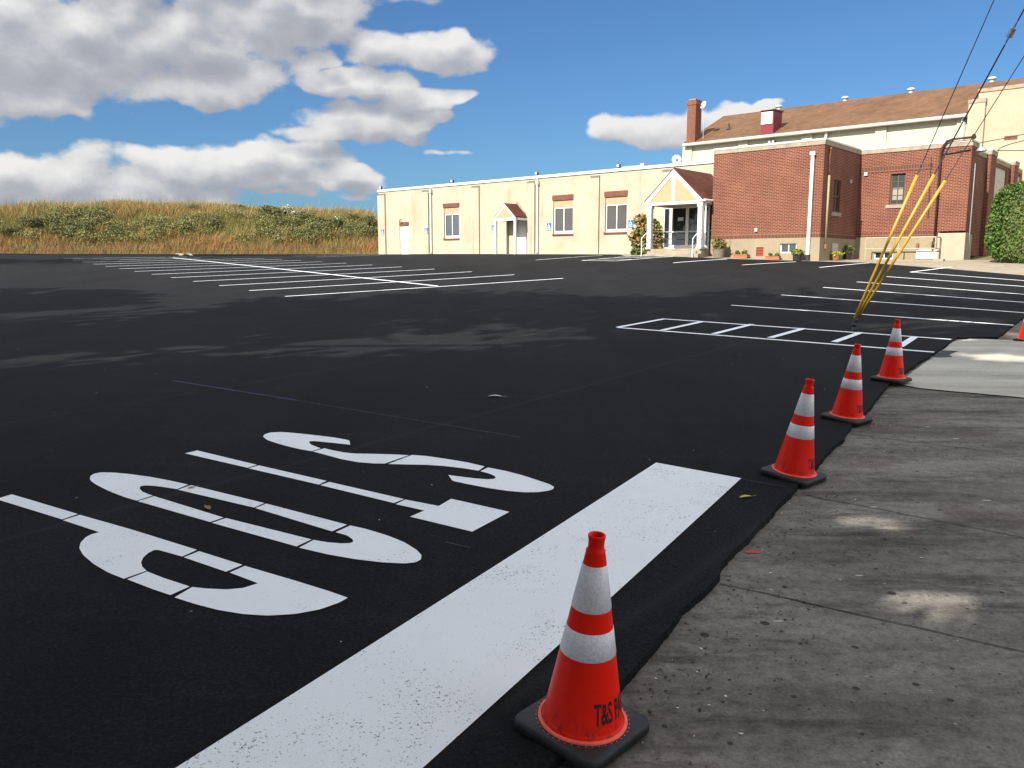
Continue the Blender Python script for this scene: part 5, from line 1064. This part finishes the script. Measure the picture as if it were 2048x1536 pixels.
for i, (x, y, h, r) in enumerate(TREES):
    z = G(x, y)
    e = wroot('street_tree', x, y, z, 'tall leafy street tree standing out of view behind the photographer, shading the lot', 'tree', 'street trees shading the lot'); OFF[e.name] = (x, y, z)
    tr = MB().tube([(x, y, z-0.3), (x+0.1, y, z+h*0.2), (x-0.1, y+0.1, z+h*0.5), (x, y, z+h*0.8)], 0.34, 10, 0.1)
    for k in range(9):
        a = k*2.4; zz = z + h*(0.28+0.05*k); tr.tube([(x, y, zz), (x+math.cos(a)*r*0.4, y+math.sin(a)*r*0.4, zz+r*0.22), (x+math.cos(a)*r*0.75, y+math.sin(a)*r*0.75, zz+r*0.45)], 0.11, 6, 0.03)
    tr.build('trunk', M['bark'], e, True)
    lum = [(x, y, z+h*0.62, r*0.75, r*0.75, h*0.34)]
    for k in range(11):
        a = k*2.39996; t = 0.30 + 0.6*((k*0.618) % 1); q = r*0.62*math.sqrt(max(0.1, 1-((t-0.55)/0.55)**2)); lum.append((x+math.cos(a)*q, y+math.sin(a)*q, z+h*t, r*0.48, r*0.48, h*0.15))
    P, a_, b_ = leafcloud(None, lum, 12500, 0.40, shell=0.0)
    keep = np.ones(len(P), bool)
    for j in range(len(P)):
        px_, py_, pz_ = P[j]; zg = 0.3
        for _ in range(3):
            t = (pz_-zg)/SUN.z; gx_, gy_ = px_-SUN.x*t, py_-SUN.y*t; zg = G(gx_, gy_)+AL
        keep[j] = light_keep(gx_, gy_) > 0.5
        if pz_ < z+1.5 or (py_ > 1 and abs(pix(px_, py_, pz_)[0]-1024) < 1200 and pix(px_, py_, pz_)[1] > -150): keep[j] = False
    for fa, fb in GUARDS:                      # gaps that let the sun reach the upper part of the yellow sleeves
        for f in np.linspace(0.12, 1.0, 12):
            c = fa+(fb-fa)*f; d = P-np.array(c); l = d @ np.array(SUN); keep &= ~((l > 0) & (np.linalg.norm(d-l[:, None]*np.array(SUN), axis=1) < 0.42))
    mb = MB(); addleaves(mb, P[keep], a_[keep], b_[keep]); mb.build('crown', M['leaf_tree'], e)
# ------------------------------------------------------------------ litter on the asphalt
def leaf(x, y, s, m, lb, rot, name='fallen_leaf', cat='leaf'):
    p = at(x, y); z = G(*p)+AL+0.006; mb = MB(); c, sn = math.cos(rot), math.sin(rot)
    pts = [(-1, 0, 0), (-0.5, 0.32, 0.12), (0.1, 0.4, 0.2), (0.7, 0.2, 0.1), (1.0, 0, 0.02), (0.6, -0.25, 0.14), (0, -0.38, 0.22), (-0.6, -0.28, 0.1)]
    v = [(0, 0, 0)] + pts; e = wroot(name, p[0], p[1], z, lb, cat); e_ = e
    m1 = MB(); m1.add([((a*c-b*sn)*s, (a*sn+b*c)*s, q*s*0.8+0.001) for a, b, q in v], [(0, i+1, (i+1) % 8+1) for i in range(8)]); m1.build('blade', M[m], e)
    m1 = MB(); m1.tube([(c*s, sn*s, 0.003), (1.5*c*s, 1.55*sn*s, 0.006)], 0.0015, 5); m1.build('stalk', M[m], e)
leaf(1491, 1007, 0.052, 'leaf_fallen', 'yellow-green fallen leaf on the black asphalt beside the stop bar', 0.3)
leaf(416, 1029, 0.05, 'leaf_brown', 'brown fallen leaf lying inside the painted letter O', 2.2)
leaf(384, 988, 0.035, 'leaf_brown', 'small dark leaf lying on the painted letter O', 1.0)
leaf(990, 801, 0.085, 'litter', 'pale scrap of paper lying on the open asphalt', -0.2, 'paper_scrap', 'paper scrap')
mb = MB()
for i in range(1000):
    y = 3 + 30*random.random()**1.3; x = random.uniform(-0.62, 0.5)*y
    if i < 880:                                 # crumbs of asphalt and grit on the old pavement near the edge
        k = random.randrange(len(edge)-6); t = random.random(); x = edge[k][0] + (edge[k+1][0]-edge[k][0])*t + random.expovariate(5.0) + 0.01; y = edge[k][1] + (edge[k+1][1]-edge[k][1])*t - random.expovariate(3.0)*0.6; zz = G(x, y)+0.002; s = random.uniform(0.002, 0.009); m_ = 1 if random.random() < 0.9 else 0
    else: zz = G(x, y)+AL+0.002; s = random.uniform(0.003, 0.007); m_ = 0
    a = [Vector((random.uniform(-1, 1), random.uniform(-1, 1), random.uniform(0, 0.9)))*s for _ in range(4)]; n0 = len(mb.v)
    mb.v += [(x+q.x*1.5, y+q.y*1.5, zz+abs(q.z)) for q in a]; mb.f += [(n0, n0+1, n0+2), (n0, n0+2, n0+3), (n0, n0+3, n0+1), (n0+1, n0+3, n0+2)]; mb.mi += [m_]*4
mb.build('grit', [M['litter'], M['crack']])['kind'] = 'stuff'
# ------------------------------------------------------------------ sky with cumulus
w = bpy.data.worlds.new('World'); SC.world = w; w.use_nodes = True; nt = w.node_tree
for n in list(nt.nodes): nt.nodes.remove(n)
WB = NB(w); out = WB.node('ShaderNodeOutputWorld'); bg = WB.node('ShaderNodeBackground'); STR = 0.068
bg.inputs['Strength'].default_value = STR; pass
sky = WB.node('ShaderNodeTexSky'); sky.sky_type = 'NISHITA'; sky.sun_disc = False; sky.sun_elevation = SEL; sky.sun_rotation = math.atan2(SUN.x, SUN.y)
sky.altitude = 50; sky.air_density = 1.0; sky.dust_density = 1.1; sky.ozone_density = 2.2
g = bpy.data.node_groups.new('CloudDensity', 'ShaderNodeTree')
g.interface.new_socket('Vector', in_out='INPUT', socket_type='NodeSocketVector'); g.interface.new_socket('Density', in_out='OUTPUT', socket_type='NodeSocketFloat')
class GW: pass
gw = GW(); gw.node_tree = g; K = NB(gw)
gi = K.node('NodeGroupInput'); go = K.node('NodeGroupOutput')
def vmath(op, a, b=None, scale=None):
    n = K.node('ShaderNodeVectorMath', operation=op); K.val(a, n.inputs[0])
    if b is not None: K.val(b, n.inputs[1])
    if scale is not None: n.inputs['Scale'].default_value = scale
    return n
def nz(vec, scale, detail, rough):
    n = K.node('ShaderNodeTexNoise', noise_dimensions='3D'); K.L.new(vec, n.inputs['Vector']); n.inputs['Scale'].default_value = scale; n.inputs['Detail'].default_value = detail; n.inputs['Roughness'].default_value = rough; return n
p0 = gi.outputs[0]
ps = vmath('MULTIPLY', p0, (1.0, 1.5, 1.0)).outputs[0]
wv = vmath('SUBTRACT', nz(ps, 9, 3, 0.55).outputs['Color'], (0.5, 0.5, 0.5)).outputs[0]
p1 = vmath('ADD', p0, vmath('SCALE', wv, scale=0.055).outputs[0]).outputs[0]
def azel(u, v):
    r = ray(u, v); return math.atan2(r[0], r[1]), math.atan2(r[2], math.hypot(r[0], r[1]))
BL = [(30,110,360,125),(330,85,330,110),(560,15,215,88),(420,120,170,60),(150,40,300,100),(400,165,100,42),(80,195,150,36),(-300,60,500,170),(300,-120,600,140),
 (835,95,150,48),(640,100,52,28),(720,160,130,48),(640,150,70,30),(870,196,80,30),(915,200,42,22),(730,240,155,48),(640,260,75,26),(850,235,50,25),
 (110,350,280,56),(420,325,240,46),(580,312,140,44),(560,358,210,38),(250,380,290,34),(690,350,60,24),(-150,350,250,60),
 (900,302,100,12,-.02),(985,322,90,10,-.08),(700,393,60,12,.5),(540,390,60,10,.6),(650,378,30,8,.5),(1320,248,135,46),(1270,265,90,28),(1440,240,70,34),(1530,222,60,18,.7),(630,372,70,12),
 (2500,150,260,60),(2900,260,300,60),(-900,200,300,80)]
acc = None
for cx, cy, rx, ry, *wg in BL:
    a, el = azel(cx, cy); a2 = azel(cx+rx, cy)[0]; e2_ = azel(cx, cy-ry)[1]; fx = max(0.02, abs(a2-a)); fy = max(0.004, abs(e2_-el))
    d = vmath('MULTIPLY', vmath('SUBTRACT', p1, (a, el, 0)).outputs[0], (1/fx, 1/fy, 0)).outputs[0]
    l = vmath('DOT_PRODUCT', d, d).outputs['Value']; s = K.math('SUBTRACT', wg[0] if wg else 1.0, l)
    if acc is None: acc = s
    else:
        n = K.node('ShaderNodeMath', operation='SMOOTH_MAX'); K.L.new(acc, n.inputs[0]); K.L.new(s, n.inputs[1]); n.inputs[2].default_value = 0.25; acc = n.outputs[0]
# floor the density; unseen cloud is added separately below, as fill light
acc = K.math('MAXIMUM', acc, -2.0)
f1 = nz(ps, 13, 8, 0.6).outputs['Fac']; 
vo = K.node('ShaderNodeTexVoronoi', feature='SMOOTH_F1'); K.L.new(vmath('ADD', ps, vmath('SCALE', wv, scale=0.05).outputs[0]).outputs[0], vo.inputs['Vector']); vo.inputs['Scale'].default_value = 26; vo.inputs['Smoothness'].default_value = 0.6
bil = K.math('SUBTRACT', 0.45, vo.outputs['Distance'])
D = K.math('ADD', acc, K.math('ADD', K.math('MULTIPLY', K.math('SUBTRACT', f1, 0.5), 2.0), K.math('MULTIPLY', bil, 1.15)))
K.L.new(D, go.inputs[0])
tc = WB.node('ShaderNodeTexCoord'); sx = WB.node('ShaderNodeSeparateXYZ'); WB.L.new(tc.outputs['Generated'], sx.inputs[0])
az = WB.math('ARCTAN2', sx.outputs[0], sx.outputs[1]); el = WB.math('ARCSINE', sx.outputs[2]); cv = WB.node('ShaderNodeCombineXYZ'); WB.L.new(az, cv.inputs[0]); WB.L.new(el, cv.inputs[1])
def dens(dx, dy):
    n = WB.node('ShaderNodeGroup'); n.node_tree = g; a = WB.node('ShaderNodeVectorMath', operation='ADD'); WB.L.new(cv.outputs[0], a.inputs[0]); a.inputs[1].default_value = (dx, dy, 0); WB.L.new(a.outputs[0], n.inputs[0]); return n.outputs[0]
FILLC = 12.5  # brightness of the added fill cloud out of view
D0 = dens(0, 0); D2 = dens(-0.008, 0.020)
mr = WB.node('ShaderNodeMapRange', interpolation_type='SMOOTHSTEP'); WB.L.new(D0, mr.inputs['Value']); mr.inputs['From Min'].default_value = -0.10; mr.inputs['From Max'].default_value = 0.36
alpha = mr.outputs[0]
lit = WB.math('ADD', 0.58, WB.math('ADD', WB.math('MULTIPLY', WB.math('SUBTRACT', D0, D2), 0.30), WB.math('SUBTRACT', 0.0, WB.math('MULTIPLY', WB.math('MAXIMUM', D2, 0.0), 0.31))), clamp=True)
cc_ = WB.ramp(lit, [(0.0, (2.5, 2.65, 3.0)), (0.3, (3.1, 3.2, 3.5)), (0.62, (4.5, 4.5, 4.55)), (0.95, (5.9, 5.8, 5.7))])
tint = WB.mix(1.0, sky.outputs[0], (0.37, 0.58, 0.78), 'MULTIPLY')
fin = WB.mix(WB.math('MULTIPLY', alpha, 0.97), tint, cc_)
WB.L.new(fin, bg.inputs['Color'])
# the rest of the dome: unseen broken cloud, added bright to fill the shade
n2 = WB.noise(tc.outputs['Generated'], 2.6, 4, 0.6)
cov = WB.ramp(n2, [(0.36, 0.0), (0.55, 1.0)])
bg2 = WB.node('ShaderNodeBackground'); bg2.inputs['Strength'].default_value = STR
WB.L.new(WB.mix(cov, tint, (FILLC*0.955, FILLC*0.985, FILLC*1.03)), bg2.inputs['Color'])
front = WB.math('MULTIPLY', WB.math('LESS_THAN', WB.math('ABSOLUTE', az), 0.85), WB.math('MULTIPLY', WB.math('LESS_THAN', el, 0.50), WB.math('GREATER_THAN', el, -0.02)))
ms = WB.node('ShaderNodeMixShader'); WB.L.new(front, ms.inputs[0]); WB.L.new(bg2.outputs[0], ms.inputs[1]); WB.L.new(bg.outputs[0], ms.inputs[2]); WB.L.new(ms.outputs[0], out.inputs[0])
try: w.cycles.sampling_method = 'MANUAL'; w.cycles.sample_map_resolution = 1024
except Exception: pass
l = bpy.data.lights.new('sun', 'SUN'); l.energy = 4.6; l.angle = R(0.53); l.color = (1.0, 0.94, 0.85)
so = bpy.data.objects.new('sun', l); COL.objects.link(so); so.rotation_euler = SUN.to_track_quat('Z', 'Y').to_euler(); so.location = (0, 0, 40)
# ------------------------------------------------------------------ camera and output
cam = bpy.data.cameras.new('camera'); cam.sensor_fit = 'HORIZONTAL'; cam.sensor_width = 36; cam.lens = 36*FPX/2048; cam.clip_start = 0.05; cam.clip_end = 3000
co = bpy.data.objects.new('camera', cam); COL.objects.link(co); co.location = (0, 0, H); co.rotation_euler = (R(90)-PITCH, 0, 0); SC.camera = co
vs = SC.view_settings; vs.view_transform = 'Standard'; vs.look = 'None'; vs.exposure = 1.15; vs.gamma = 1.0
SC.cycles.max_bounces = 6; SC.cycles.diffuse_bounces = 3; SC.cycles.glossy_bounces = 3; SC.cycles.transparent_max_bounces = 8
SC.cycles.use_denoising = True
